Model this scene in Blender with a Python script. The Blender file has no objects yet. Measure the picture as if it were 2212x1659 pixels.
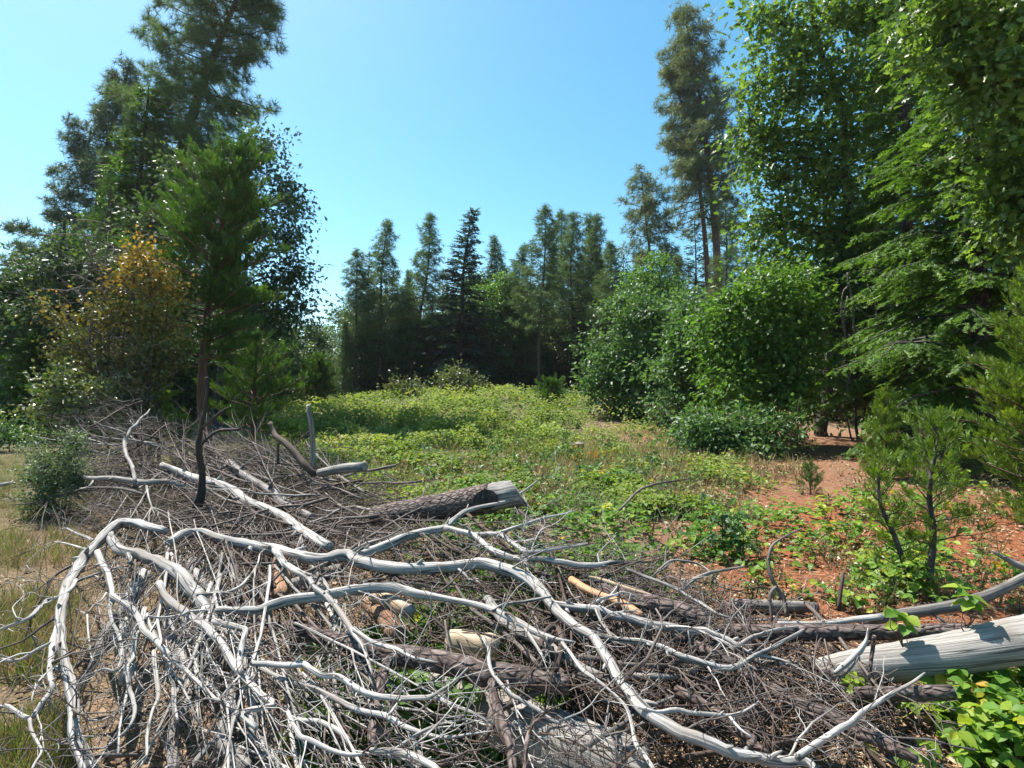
import bpy, math, random
import numpy as np

# ------------------------------------------------------------------ camera, sky, sun, exposure
scene = bpy.context.scene
col = scene.collection
EYE = 1.7
cam_data = bpy.data.cameras.new("camera")
cam_data.sensor_width = 36.0
cam_data.lens = 18.72
cam_data.clip_start = 0.05
cam_data.clip_end = 2000.0
cam = bpy.data.objects.new("camera", cam_data)
col.objects.link(cam)
cam.location = (0, 0, EYE)
cam.rotation_euler = (math.radians(90), 0, 0)
scene.camera = cam

SUN_AZ, SUN_EL = math.radians(-48.0), math.radians(60.0)      # azimuth from +Y, negative = to the left
sun_dir = np.array([math.sin(SUN_AZ) * math.cos(SUN_EL), math.cos(SUN_AZ) * math.cos(SUN_EL), math.sin(SUN_EL)])
world = bpy.data.worlds.new("World")
scene.world = world
world.use_nodes = True
wn, wl = world.node_tree.nodes, world.node_tree.links
wn.clear()
sky = wn.new("ShaderNodeTexSky")
sky.sky_type = 'NISHITA'
sky.sun_disc = False
sky.sun_elevation = SUN_EL
sky.sun_rotation = SUN_AZ
sky.altitude = 900.0
sky.air_density = 1.0
sky.dust_density = 1.3
sky.ozone_density = 1.3
hsv = wn.new("ShaderNodeHueSaturation")
hsv.inputs["Hue"].default_value = 0.474
hsv.inputs["Saturation"].default_value = 1.28
bg = wn.new("ShaderNodeBackground")
bg.inputs["Strength"].default_value = 0.102
wo = wn.new("ShaderNodeOutputWorld")
wl.new(sky.outputs[0], hsv.inputs["Color"])
wl.new(hsv.outputs[0], bg.inputs["Color"])
wl.new(bg.outputs[0], wo.inputs["Surface"])

sun_data = bpy.data.lights.new("sun", 'SUN')
sun_data.energy = 5.0
sun_data.angle = math.radians(0.53)
sun_data.color = (1.0, 0.955, 0.88)
sun = bpy.data.objects.new("sun", sun_data)
col.objects.link(sun)
from mathutils import Vector, Matrix, Euler
sun.rotation_euler = Vector(tuple(-sun_dir)).to_track_quat('-Z', 'Y').to_euler()
sun.location = (-30, 40, 60)

vs = scene.view_settings
vs.view_transform = 'Standard'
vs.look = 'None'
vs.exposure = 1.2
vs.gamma = 1.0
vs.use_curve_mapping = False
scene.cycles.max_bounces = 6
scene.cycles.diffuse_bounces = 2
scene.cycles.glossy_bounces = 2
scene.cycles.transmission_bounces = 4
scene.cycles.sample_clamp_indirect = 4.0

rng = np.random.default_rng(11)
F = 1150.0       # focal length of the lens in units of the 2212 x 1659 measuring grid used below


def W(px, py, d):
    """A place d metres in front of the camera seen at measured position (px, py)."""
    return np.array([(px - 1106.0) / F * d, d, EYE - (py - 829.5) / F * d])


def sstep(a, b, x):
    t = np.clip((np.asarray(x, float) - a) / (b - a), 0, 1)
    return t * t * (3 - 2 * t)


# ---- lattice value noise for layout decisions
_lat = np.random.default_rng(5).random((256, 256))


def vnoise(x, y):
    x = np.asarray(x, float); y = np.asarray(y, float)
    xi = np.floor(x).astype(int); yi = np.floor(y).astype(int)
    fx = x - xi; fy = y - yi
    fx = fx * fx * (3 - 2 * fx); fy = fy * fy * (3 - 2 * fy)
    g = lambda i, j: _lat[i % 256, j % 256]
    return (g(xi, yi) * (1 - fx) + g(xi + 1, yi) * fx) * (1 - fy) + (g(xi, yi + 1) * (1 - fx) + g(xi + 1, yi + 1) * fx) * fy


def fbm(x, y, o=4):
    a, s, t = 0.5, 0.0, 0.0
    for i in range(o):
        s = s + a * vnoise(np.asarray(x) * 2 ** i + 17 * i, np.asarray(y) * 2 ** i + 31 * i)
        t += a
        a *= 0.5
    return s / t


def gh(x, y):
    """Ground height."""
    x = np.asarray(x, float); y = np.asarray(y, float)
    h = sstep(11, 31, y) * (0.25 + 0.85 * np.exp(-((x + 1.0) / 9.0) ** 2))
    h = h + 0.30 * (fbm(x * 0.16 + 3, y * 0.16 + 9, 3) - 0.5) * sstep(4, 12, y)
    h = h + 0.10 * (fbm(x * 1.1 + 40, y * 1.1 + 7, 4) - 0.5) * (1 - sstep(18, 40, y))
    return h


def gpx(px, py):
    """Ground position seen at (px, py); vectorised."""
    px = np.asarray(px, float); py = np.asarray(py, float)
    d = np.clip(EYE * F / np.maximum(py - 829.5, 8.0), 0.5, 60)
    for _ in range(14):
        x = (px - 1106.0) / F * d
        dn = np.clip((EYE - gh(x, d)) * F / np.maximum(py - 829.5, 6.0), 0.5, 60)
        d = 0.5 * d + 0.5 * dn
    x = (px - 1106.0) / F * d
    return x, d, gh(x, d)


# ------------------------------------------------------------------ tagging
def tag(o, label=None, cat=None, group=None, kind=None):
    if label: o["label"] = label
    if cat: o["category"] = cat
    if group: o["group"] = group
    if kind: o["kind"] = kind
    return o


def empty(name, loc, label=None, cat=None, group=None):
    o = bpy.data.objects.new(name, None)
    o.empty_display_size = 0.2
    col.objects.link(o)
    o.location = tuple(float(a) for a in loc)
    return tag(o, label, cat, group)


# ------------------------------------------------------------------ mesh collector
class MB:
    def __init__(self):
        self.v, self.q, self.t, self.tint, self.grain, self.n = [], [], [], [], [], 0

    def add(self, V, quads=None, tris=None, tint=0.5, grain=None):
        V = np.asarray(V, float)
        m = len(V)
        self.v.append(V)
        if quads is not None and len(quads): self.q.append(np.asarray(quads, int) + self.n)
        if tris is not None and len(tris): self.t.append(np.asarray(tris, int) + self.n)
        self.tint.append(np.broadcast_to(np.asarray(tint, float), (m,)))
        self.grain.append(V if grain is None else grain)
        self.n += m

    def build(self, name, mat, parent=None, origin=(0, 0, 0), smooth=True):
        me = bpy.data.meshes.new(name)
        V = np.concatenate(self.v) - np.asarray(origin, float)
        Q = np.concatenate(self.q) if self.q else np.zeros((0, 4), int)
        T = np.concatenate(self.t) if self.t else np.zeros((0, 3), int)
        nl = Q.size + T.size
        me.vertices.add(len(V)); me.vertices.foreach_set("co", V.astype(np.float32).ravel())
        me.loops.add(nl); me.loops.foreach_set("vertex_index", np.concatenate([Q.ravel(), T.ravel()]).astype(np.int32))
        npoly = len(Q) + len(T)
        me.polygons.add(npoly)
        ls = np.concatenate([np.arange(len(Q)) * 4, len(Q) * 4 + np.arange(len(T)) * 3]).astype(np.int32)
        me.polygons.foreach_set("loop_start", ls)
        me.polygons.foreach_set("use_smooth", np.full(npoly, smooth, bool))
        a = me.attributes.new("tint", 'FLOAT', 'POINT')
        a.data.foreach_set("value", np.concatenate(self.tint).astype(np.float32))
        g = me.attributes.new("grain", 'FLOAT_VECTOR', 'POINT')
        g.data.foreach_set("vector", np.concatenate(self.grain).astype(np.float32).ravel())
        me.update(calc_edges=True)
        me.materials.append(mat)
        o = bpy.data.objects.new(name, me)
        col.objects.link(o)
        if parent is not None:
            o.parent = parent
        return o


def nrm(v):
    v = np.asarray(v, float)
    return v / np.maximum(np.linalg.norm(v, axis=-1, keepdims=True), 1e-9)


def catmull(P, per=4):
    """Smooth resampling of rows (any columns)."""
    P = np.asarray(P, float)
    if len(P) < 3 or per < 2: return P
    E = np.vstack([2 * P[0] - P[1], P, 2 * P[-1] - P[-2]])
    out = []
    t = np.linspace(0, 1, per, endpoint=False)[:, None]
    for i in range(len(P) - 1):
        a, b, c, d = E[i], E[i + 1], E[i + 2], E[i + 3]
        out.append(0.5 * (2 * b + (c - a) * t + (2 * a - 5 * b + 4 * c - d) * t ** 2 + (3 * b - a - 3 * c + d) * t ** 3))
    out.append(P[-1:])
    return np.vstack(out)


def tube(mb, P, R, n=6, cap=True, rough=0.0, twist=0.0, tint=0.5, seed=None):
    """A tapered limb along P with radius R; rough adds ridges and lumps."""
    P = np.asarray(P, float); k = len(P)
    R = np.broadcast_to(np.asarray(R, float), (k,))
    T = nrm(np.gradient(P, axis=0))
    mean = nrm(P[-1] - P[0] + 1e-6)
    ref = np.eye(3)[np.argmin(np.abs(mean))]
    U = nrm(np.cross(T, ref)); Vv = np.cross(T, U)
    a = np.linspace(0, 2 * np.pi, n, endpoint=False)
    s = np.concatenate([[0], np.cumsum(np.linalg.norm(np.diff(P, axis=0), axis=1))])
    A = a[None, :] + twist * s[:, None]
    rr = np.ones((k, n))
    if rough > 0:
        r2 = rng if seed is None else np.random.default_rng(seed)
        ph = r2.random(4) * 6.28
        rr = rr + rough * (0.5 * np.sin(2 * a + ph[0] + 2.0 * s[:, None]) + 0.45 * np.sin(3 * a + ph[1] - 3.1 * s[:, None])
                           + 0.35 * np.sin(5 * a + ph[2] + 1.3 * s[:, None])) + rough * 0.45 * r2.standard_normal((k, n))
    RR = R[:, None] * rr
    V = P[:, None, :] + RR[:, :, None] * (np.cos(A)[:, :, None] * U[:, None, :] + np.sin(A)[:, :, None] * Vv[:, None, :])
    r0 = max(float(R.mean()), 1e-4)
    G = np.stack([np.cos(a)[None, :] * r0 + 0 * A, np.sin(a)[None, :] * r0 + 0 * A, s[:, None] + 0 * A], -1) + rng.random(3) * 5
    i = np.arange(k - 1)[:, None] * n
    j = np.arange(n)[None, :]
    j2 = (j + 1) % n
    Q = np.stack([i + j, i + j2, i + n + j2, i + n + j], -1).reshape(-1, 4)
    V = V.reshape(-1, 3); G = G.reshape(-1, 3)
    tris = None
    if cap:
        V = np.vstack([V, P[0], P[-1]])
        G = np.vstack([G, G[:1], G[-1:]])
        c0, c1 = k * n, k * n + 1
        jj = np.arange(n); kk = (jj + 1) % n
        tris = np.vstack([np.stack([0 * jj + c0, kk, jj], -1), np.stack([0 * jj + c1, (k - 1) * n + jj, (k - 1) * n + kk], -1)])
    mb.add(V, Q, tris, tint, G)


def inst(mb, tv, tf, P, D, U, S, tint, quads=None):
    """Merge one copy of a small template (x across, y along D, z towards U) per row of P."""
    P = np.asarray(P, float); m = len(P)
    if m == 0: return
    D = nrm(D); U = np.broadcast_to(np.asarray(U, float), P.shape)
    X = nrm(np.cross(D, U)); Z = np.cross(X, D)
    S = np.broadcast_to(np.asarray(S, float), (m,))
    V = P[:, None, :] + S[:, None, None] * (tv[None, :, 0, None] * X[:, None, :] + tv[None, :, 1, None] * D[:, None, :] + tv[None, :, 2, None] * Z[:, None, :])
    k = len(tv)
    off = (np.arange(m) * k)[:, None, None]
    tr = (np.asarray(tf)[None] + off).reshape(-1, 3) if tf is not None else None
    qd = (np.asarray(quads)[None] + off).reshape(-1, 4) if quads is not None else None
    mb.add(V.reshape(-1, 3), qd, tr, np.repeat(np.broadcast_to(tint, (m,)), k))


# ------------------------------------------------------------------ foliage templates
LEAF2 = (np.array([[0, 0, 0], [-.36, .48, .10], [0, 1, -.10], [.36, .48, .10]], float), np.array([[0, 2, 1], [0, 3, 2]]))
_h = [(0, 0), (.05, .16), (.26, .22), (.12, .38), (.38, .50), (.15, .62), (.33, .78), (.12, .84), (0, 1)]
_ov = [(x, y, .25 * abs(x) - .18 * y * y) for x, y in _h] + [(-x, y, .25 * abs(x) - .18 * y * y) for x, y in _h[-2:0:-1]]
OAKLEAF = (np.array(_ov + [(0, .5, -.05)], float), np.array([[i, (i + 1) % len(_ov), len(_ov)] for i in range(len(_ov))]))
_h = [(0, 0), (.27, .20), (.12, .38), (.37, .55), (.14, .70), (0, 1)]
_ov = [(x, y, .25 * abs(x) - .18 * y * y) for x, y in _h] + [(-x, y, .25 * abs(x) - .18 * y * y) for x, y in _h[-2:0:-1]]
OAKMID = (np.array(_ov + [(0, .5, -.05)], float), np.array([[i, (i + 1) % len(_ov), len(_ov)] for i in range(len(_ov))]))
_h = [(0, 0), (.20, .16), (.33, .40), (.25, .70), (0, 1)]
_ov = [(x, y, .35 * abs(x) - .15 * y * y) for x, y in _h] + [(-x, y, .35 * abs(x) - .15 * y * y) for x, y in _h[-2:0:-1]]
OVAL = (np.array(_ov + [(0, .45, -.04)], float), np.array([[i, (i + 1) % len(_ov), len(_ov)] for i in range(len(_ov))]))


def needles(n, w, spread, seed, back=0.0, lenv=0.25):
    r = np.random.default_rng(seed)
    V, T = [], []
    for i in range(n):
        z = back + (1 - back) * r.random()
        th = spread * math.sqrt(r.random()); az = 2.39996 * i + r.random()
        d = np.array([math.sin(th) * math.cos(az), math.cos(th), math.sin(th) * math.sin(az)])
        s = nrm(np.cross(d, r.standard_normal(3))) * w
        L = 1 - lenv * r.random()
        b = len(V)
        V += [d * .05 - s, d * .05 + s, d * L]
        T.append([b, b + 1, b + 2])
    return np.array(V), np.array(T)


PINE_TUFT = needles(15, .035, 1.75, 1)
PINE_TUFT_FINE = needles(26, .022, 1.75, 2)


def comb(n, w, ln, fwd, seed, flat=.35, stem=True):
    """Needles set along a twig of length 1 (a fir or cedar shoot)."""
    r = np.random.default_rng(seed)
    V, T = [], []
    for i in range(n):
        y = (i + .5 * r.random()) / n
        for sgn in (-1, 1):
            d = nrm(np.array([sgn, fwd, flat * r.standard_normal()]))
            b = len(V)
            p = np.array([0, y, 0])
            s = nrm(np.cross(d, [0, 0, 1])) * w
            L = ln * (1 - .5 * y ** 3) * (.8 + .4 * r.random())
            V += [p - s, p + s, p + d * L]
            T.append([b, b + 1, b + 2])
    if stem:
        b = len(V)
        V += [[-w, 0, 0], [w, 0, 0], [0, 1.02, 0]]
        T.append([b, b + 1, b + 2])
    return np.array(V, float), np.array(T)


FIR_SHOOT = comb(8, .055, .26, .8, 3, .4)
FIR_SHOOT_FAR = comb(5, .11, .34, .8, 4, .4)


def cedar_spray(seed, n=5):
    r = np.random.default_rng(seed)
    V, T = [], []
    def blade(p, d, L, w, z=0):
        d = nrm(np.array([d[0], d[1], z])); s = np.array([-d[1], d[0], 0]) * w
        s = nrm(s + np.array([0, 0, .6 * r.standard_normal()]) * w) * w
        b = len(V)
        V.extend([p, p + d * L * .5 - s, p + d * L * .5 + s, p + d * L])
        T.extend([[b, b + 2, b + 1], [b + 1, b + 2, b + 3]])
    blade(np.zeros(3), (0, 1), 1.0, .035)
    for i in range(n):
        y = .12 + .75 * i / n
        for sg in (-1, 1):
            blade(np.array([0, y, 0.]), (sg * .62, 1), (.62 - .40 * y) * (.8 + .4 * r.random()), .04, .25 * r.standard_normal())
    return np.array(V, float), np.array(T)


CEDAR = cedar_spray(5, 4)
CEDAR_FINE = cedar_spray(6, 6)
BLADE = (np.array([[-.02, 0, 0], [.02, 0, 0], [-.014, .55, .06], [.014, .55, .06], [0, 1, .26]], float),
         np.array([[0, 1, 3], [0, 3, 2], [2, 3, 4]]))
CHIP = (np.array([[-.5, -.3, 0], [.5, -.35, .05], [.55, .3, .12], [-.4, .4, .04]], float), np.array([[0, 1, 2], [0, 2, 3]]))


# ------------------------------------------------------------------ materials
def new_mat(name):
    m = bpy.data.materials.new(name)
    m.use_nodes = True
    m.node_tree.nodes.clear()
    return m, m.node_tree.nodes, m.node_tree.links


def ramp(n, stops):
    r = n.new("ShaderNodeValToRGB")
    e = r.color_ramp.elements
    while len(e) > len(stops): e.remove(e[-1])
    while len(e) < len(stops): e.new(0.5)
    for x, (p, c) in zip(e, stops):
        x.position = p
        x.color = (c[0], c[1], c[2], 1)
    return r


def leaf_mat(name, stops, rough=.45, spec=.5, trans=.38, tcol=(1.15, 1.25, .55), sat=1.0):
    m, n, l = new_mat(name)
    at = n.new("ShaderNodeAttribute"); at.attribute_name = "tint"
    r = ramp(n, stops)
    l.new(at.outputs["Fac"], r.inputs[0])
    p = n.new("ShaderNodeBsdfPrincipled")
    p.inputs["Roughness"].default_value = rough
    p.inputs["Specular IOR Level"].default_value = spec
    l.new(r.outputs[0], p.inputs["Base Color"])
    tl = n.new("ShaderNodeBsdfTranslucent")
    mul = n.new("ShaderNodeMix"); mul.data_type = 'RGBA'; mul.blend_type = 'MULTIPLY'
    mul.inputs[0].default_value = 1.0
    l.new(r.outputs[0], mul.inputs[6])
    mul.inputs[7].default_value = (*tcol, 1)
    l.new(mul.outputs[2], tl.inputs["Color"])
    mx = n.new("ShaderNodeMixShader"); mx.inputs[0].default_value = trans
    l.new(p.outputs[0], mx.inputs[1]); l.new(tl.outputs[0], mx.inputs[2])
    o = n.new("ShaderNodeOutputMaterial")
    l.new(mx.outputs[0], o.inputs[0])
    return m


def wood_mat(name, c_dark, c_mid, c_light, along=3.0, across=55.0, crack=.5, rough=.75, bump=.35, stain=None, plates=0.0):
    """Wood with its grain running along each limb; plates > 0 gives furrowed bark."""
    m, n, l = new_mat(name)
    at = n.new("ShaderNodeAttribute"); at.attribute_name = "grain"
    mp = n.new("ShaderNodeMapping"); mp.inputs["Scale"].default_value = (across, across, along)
    l.new(at.outputs["Vector"], mp.inputs[0])
    ns = n.new("ShaderNodeTexNoise"); ns.inputs["Scale"].default_value = 1.0; ns.inputs["Detail"].default_value = 5; ns.inputs["Roughness"].default_value = .65
    l.new(mp.outputs[0], ns.inputs["Vector"])
    r = ramp(n, [(.30, c_dark), (.46, c_mid), (.68, c_light)])
    l.new(ns.outputs["Fac"], r.inputs[0])
    colr = r.outputs[0]
    hgt = ns.outputs["Fac"]
    # long dark checks
    mp2 = n.new("ShaderNodeMapping"); mp2.inputs["Scale"].default_value = (across * .45, across * .45, along * .5)
    l.new(at.outputs["Vector"], mp2.inputs[0])
    n2 = n.new("ShaderNodeTexNoise"); n2.inputs["Scale"].default_value = 1.0; n2.inputs["Detail"].default_value = 2
    l.new(mp2.outputs[0], n2.inputs["Vector"])
    cr = n.new("ShaderNodeValToRGB")
    e = cr.color_ramp.elements
    e[0].position, e[0].color = .462, (0, 0, 0, 1)
    e[1].position, e[1].color = .5, (1, 1, 1, 1)
    x = e.new(.53); x.color = (0, 0, 0, 1)
    l.new(n2.outputs["Fac"], cr.inputs[0])
    ml = n.new("ShaderNodeMath"); ml.operation = 'MULTIPLY'; ml.inputs[1].default_value = crack
    l.new(cr.outputs[0], ml.inputs[0])
    mx = n.new("ShaderNodeMix"); mx.data_type = 'RGBA'
    l.new(ml.outputs[0], mx.inputs[0]); l.new(colr, mx.inputs[6]); mx.inputs[7].default_value = (.03, .028, .026, 1)
    colr = mx.outputs[2]
    if plates > 0:
        mp3 = n.new("ShaderNodeMapping"); mp3.inputs["Scale"].default_value = (plates, plates, plates * .45)
        l.new(at.outputs["Vector"], mp3.inputs[0])
        vo = n.new("ShaderNodeTexVoronoi"); vo.feature = 'DISTANCE_TO_EDGE'; vo.inputs["Scale"].default_value = 1.0
        wv = n.new("ShaderNodeMix"); wv.data_type = 'VECTOR'; wv.inputs[0].default_value = .25
        l.new(mp3.outputs[0], wv.inputs[4]); l.new(ns.outputs["Color"], wv.inputs[5])
        l.new(wv.outputs[1], vo.inputs["Vector"])
        rp = ramp(n, [(0.0, (.38, .36, .35)), (.22, (1, 1, 1))])
        l.new(vo.outputs["Distance"], rp.inputs[0])
        m2 = n.new("ShaderNodeMix"); m2.data_type = 'RGBA'; m2.blend_type = 'MULTIPLY'; m2.inputs[0].default_value = .9
        l.new(colr, m2.inputs[6]); l.new(rp.outputs[0], m2.inputs[7])
        colr = m2.outputs[2]
        ad = n.new("ShaderNodeMath"); ad.operation = 'MULTIPLY_ADD'; ad.inputs[1].default_value = .4
        l.new(ns.outputs["Fac"], ad.inputs[0]); l.new(rp.outputs[0], ad.inputs[2])
        hgt = ad.outputs[0]
    if stain:
        big = n.new("ShaderNodeTexNoise"); big.inputs["Scale"].default_value = 3.2; big.inputs["Detail"].default_value = 4
        l.new(at.outputs["Vector"], big.inputs["Vector"])
        rs = ramp(n, [(stain[1], (0, 0, 0)), (stain[1] + .10, (1, 1, 1))])
        l.new(big.outputs["Fac"], rs.inputs[0])
        m3 = n.new("ShaderNodeMix"); m3.data_type = 'RGBA'
        sc = n.new("ShaderNodeMath"); sc.operation = 'MULTIPLY'; sc.inputs[1].default_value = .85
        l.new(rs.outputs[0], sc.inputs[0]); l.new(sc.outputs[0], m3.inputs[0])
        l.new(colr, m3.inputs[6]); m3.inputs[7].default_value = (*stain[0], 1)
        colr = m3.outputs[2]
    # each stick has its own tone
    tn = n.new("ShaderNodeAttribute"); tn.attribute_name = "tint"
    mr = n.new("ShaderNodeMapRange"); mr.inputs[3].default_value = .62; mr.inputs[4].default_value = 1.28
    l.new(tn.outputs["Fac"], mr.inputs[0])
    m4 = n.new("ShaderNodeVectorMath"); m4.operation = 'SCALE'
    l.new(colr, m4.inputs[0]); l.new(mr.outputs[0], m4.inputs["Scale"])
    p = n.new("ShaderNodeBsdfPrincipled")
    p.inputs["Roughness"].default_value = rough
    p.inputs["Specular IOR Level"].default_value = .3
    l.new(m4.outputs[0], p.inputs["Base Color"])
    b = n.new("ShaderNodeBump"); b.inputs["Strength"].default_value = bump; b.inputs["Distance"].default_value = .02
    l.new(hgt, b.inputs["Height"]); l.new(b.outputs[0], p.inputs["Normal"])
    o = n.new("ShaderNodeOutputMaterial")
    l.new(p.outputs[0], o.inputs[0])
    return m


M = {}
M['bleached'] = wood_mat("bleached_wood", (.10, .090, .082), (.30, .28, .258), (.52, .49, .455), 2.2, 70, 1.0, .75, .45, ((.21, .18, .155), .58))
M['log_silver'] = wood_mat("smooth_silver_log", (.11, .098, .086), (.235, .215, .193), (.34, .318, .29), 1.3, 95, 1.0, .8, .4, ((.17, .145, .12), .56))
M['silver'] = wood_mat("silver_wood", (.06, .052, .046), (.18, .162, .147), (.35, .322, .295), 2.5, 70, .7, .72, .3, ((.10, .085, .08), .58))
M['twig'] = wood_mat("grey_twig", (.035, .026, .022), (.095, .073, .062), (.20, .165, .143), 6, 90, .3, .75, .2)
M['brown_twig'] = wood_mat("brown_twig", (.024, .015, .011), (.062, .040, .030), (.125, .088, .068), 6, 90, .3, .8, .2)
M['bark'] = wood_mat("weathered_bark", (.05, .036, .03), (.125, .092, .08), (.215, .172, .155), 14, 30, .2, .9, .8, ((.22, .125, .08), .64), 44)
M['pine_bark'] = wood_mat("pine_bark", (.05, .035, .028), (.13, .08, .06), (.22, .145, .11), 3, 16, .2, .9, .8, None, 9)
M['dark_bark'] = wood_mat("oak_bark", (.03, .026, .023), (.075, .065, .058), (.13, .115, .10), 4, 22, .2, .9, .7, None, 14)
M['red_bark'] = wood_mat("cedar_bark", (.055, .030, .022), (.14, .075, .052), (.22, .13, .095), 1.2, 30, .5, .9, .7)
M['peeled'] = wood_mat("peeled_orange_wood", (.24, .12, .06), (.40, .21, .10), (.52, .33, .19), 3, 45, .2, .6, .2, ((.22, .16, .13), .58))
M['cream'] = wood_mat("stripped_cream_wood", (.20, .14, .085), (.33, .245, .155), (.45, .36, .25), 3, 45, .2, .6, .2, ((.34, .26, .20), .60))
M['charred'] = wood_mat("charred_wood_and_hollow_shade", (.012, .011, .010), (.03, .025, .022), (.07, .05, .04), 3, 40, .3, .7, .4, ((.16, .08, .045), .62))  # burnt snag wood, reused as painted shade of the log hollow and for the notch
M['cut'] = wood_mat("weathered_end_grain", (.13, .12, .11), (.26, .235, .215), (.38, .345, .31), 40, 40, .5, .85, .2)
M['rotten'] = wood_mat("brown_rotten_wood", (.12, .06, .035), (.24, .13, .075), (.34, .21, .13), 5, 30, .5, .85, .5)

# ------------------------------------------------------------------ ground
def build_ground():
    def axis(a, b, fine0, fine1, step, grow):
        c = list(np.arange(fine0, fine1, step))
        s, x = step, fine1
        while x < b:
            c.append(x); s *= grow; x += s
        c.append(b)
        s, x, lo = step, fine0, []
        while True:
            s *= grow; x -= s
            if x <= a: break
            lo.append(x)
        return np.array([a] + lo[::-1] + c)
    xs = axis(-700, 700, -4.5, 5.5, .055, 1.045)
    ys = axis(-60, 900, 1.2, 8.0, .055, 1.04)
    X, Y = np.meshgrid(xs, ys)
    Z = gh(X, Y)
    nx, ny = len(xs), len(ys)
    V = np.stack([X, Y, Z], -1).reshape(-1, 3)
    i = np.arange(ny - 1)[:, None] * nx; j = np.arange(nx - 1)[None, :]
    Q = np.stack([i + j, i + j + 1, i + nx + j + 1, i + nx + j], -1).reshape(-1, 4)
    m, n, l = new_mat("forest_floor")
    co = n.new("ShaderNodeTexCoord")
    def noise(scale, det=6, rough=.6):
        t = n.new("ShaderNodeTexNoise"); t.inputs["Scale"].default_value = scale
        t.inputs["Detail"].default_value = det; t.inputs["Roughness"].default_value = rough
        l.new(co.outputs["Object"], t.inputs["Vector"]); return t
    def mix(fac, a, b):
        x = n.new("ShaderNodeMix"); x.data_type = 'RGBA'
        l.new(fac, x.inputs[0]); l.new(a, x.inputs[6])
        if isinstance(b, tuple): x.inputs[7].default_value = (*b, 1)
        else: l.new(b, x.inputs[7])
        return x.outputs[2]
    nb, nf, nc = noise(1.1), noise(16, 8, .7), noise(60, 4)
    soil = ramp(n, [(.28, (.085, .034, .020)), (.5, (.245, .088, .040)), (.72, (.36, .160, .085))])
    l.new(nf.outputs["Fac"], soil.inputs[0])
    litter = ramp(n, [(.3, (.075, .045, .03)), (.5, (.235, .155, .10)), (.7, (.44, .34, .235))])
    l.new(nc.outputs["Fac"], litter.inputs[0])
    straw = ramp(n, [(.3, (.07, .050, .027)), (.55, (.165, .120, .064)), (.75, (.27, .205, .118))])
    l.new(nc.outputs["Fac"], straw.inputs[0])
    def mask(name, noise_node, lo=.35, hi=.65):
        a = n.new("ShaderNodeAttribute"); a.attribute_name = name
        s = n.new("ShaderNodeMath"); s.operation = 'ADD'
        l.new(a.outputs["Fac"], s.inputs[0])
        sub = n.new("ShaderNodeMath"); sub.operation = 'SUBTRACT'; sub.inputs[1].default_value = .5
        l.new(noise_node.outputs["Fac"], sub.inputs[0])
        l.new(sub.outputs[0], s.inputs[1])
        mr = n.new("ShaderNodeMapRange"); mr.inputs[1].default_value = lo; mr.inputs[2].default_value = hi
        l.new(s.outputs[0], mr.inputs[0]); return mr.outputs[0]
    c = mix(mask("litter", nf), soil.outputs[0], litter.outputs[0])
    c = mix(mask("straw", nf), c, straw.outputs[0])
    c = mix(mask("moss", nf), c, (.085, .10, .04))
    p = n.new("ShaderNodeBsdfPrincipled"); p.inputs["Roughness"].default_value = .95
    p.inputs["Specular IOR Level"].default_value = .1
    l.new(c, p.inputs["Base Color"])
    ad = n.new("ShaderNodeMath"); ad.operation = 'ADD'
    l.new(nf.outputs["Fac"], ad.inputs[0]); l.new(nc.outputs["Fac"], ad.inputs[1])
    b = n.new("ShaderNodeBump"); b.inputs["Strength"].default_value = .8; b.inputs["Distance"].default_value = .035
    l.new(ad.outputs[0], b.inputs["Height"]); l.new(b.outputs[0], p.inputs["Normal"])
    o = n.new("ShaderNodeOutputMaterial"); l.new(p.outputs[0], o.inputs[0])
    mb = MB(); mb.add(V, Q)
    g = mb.build("ground", m)
    tag(g, "reddish brown forest ground running under the clearing", None, None, "structure")
    x, y = V[:, 0], V[:, 1]
    right = sstep(-.2, 2.2, x - .12 * y)
    far = sstep(14, 24, y)
    a_l = .50 + .35 * far + .25 * (1 - right)
    a_l = a_l - .26 * right * (1 - sstep(5, 9, y)) * sstep(3, 4.2, y)
    a_s = .52 * (1 - sstep(-2.6, -1.5, x)) * (1 - sstep(11, 17, y)) + .45 * sstep(20, 28, y) * (1 - sstep(44, 50, y)) * (1 - sstep(4, 9, x))
    a_m = .35 + .20 * (1 - right) * sstep(5, 9, y) - .1 * right
    for nme, arr in (("litter", a_l), ("straw", a_s), ("moss", a_m)):
        at = g.data.attributes.new(nme, 'FLOAT', 'POINT')
        at.data.foreach_set("value", arr.astype(np.float32))
    return g


build_ground()

# ------------------------------------------------------------------ leaf materials
L = {}
L['oak'] = leaf_mat("oak_leaves", [(0, (.050, .092, .020)), (.5, (.108, .182, .034)), (1, (.23, .31, .07))], .42, .5, .5)
L['oak_blue'] = leaf_mat("young_oak_leaves", [(0, (.040, .090, .030)), (.5, (.090, .170, .058)), (1, (.17, .27, .10))], .48, .5, .42)
L['oak_bright'] = leaf_mat("bright_oak_leaves", [(0, (.048, .11, .018)), (.5, (.095, .19, .032)), (1, (.20, .31, .06))], .45, .5, .5)
L['live_oak'] = leaf_mat("dark_oak_leaves", [(0, (.028, .052, .022)), (.5, (.060, .098, .038)), (1, (.115, .16, .06))], .45, .5, .4)
L['pine'] = leaf_mat("pine_needles", [(0, (.045, .078, .034)), (.5, (.09, .142, .056)), (1, (.15, .205, .08))], .55, .3, .42, (1.1, 1.2, .6))
L['grey_pine'] = leaf_mat("olive_pine_needles", [(0, (.065, .085, .040)), (.5, (.12, .145, .068)), (1, (.19, .21, .10))], .5, .4, .38)
L['blue_fir'] = leaf_mat("blue_green_needles", [(0, (.032, .058, .038)), (.5, (.064, .100, .062)), (1, (.11, .15, .09))], .5, .4, .35)
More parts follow.
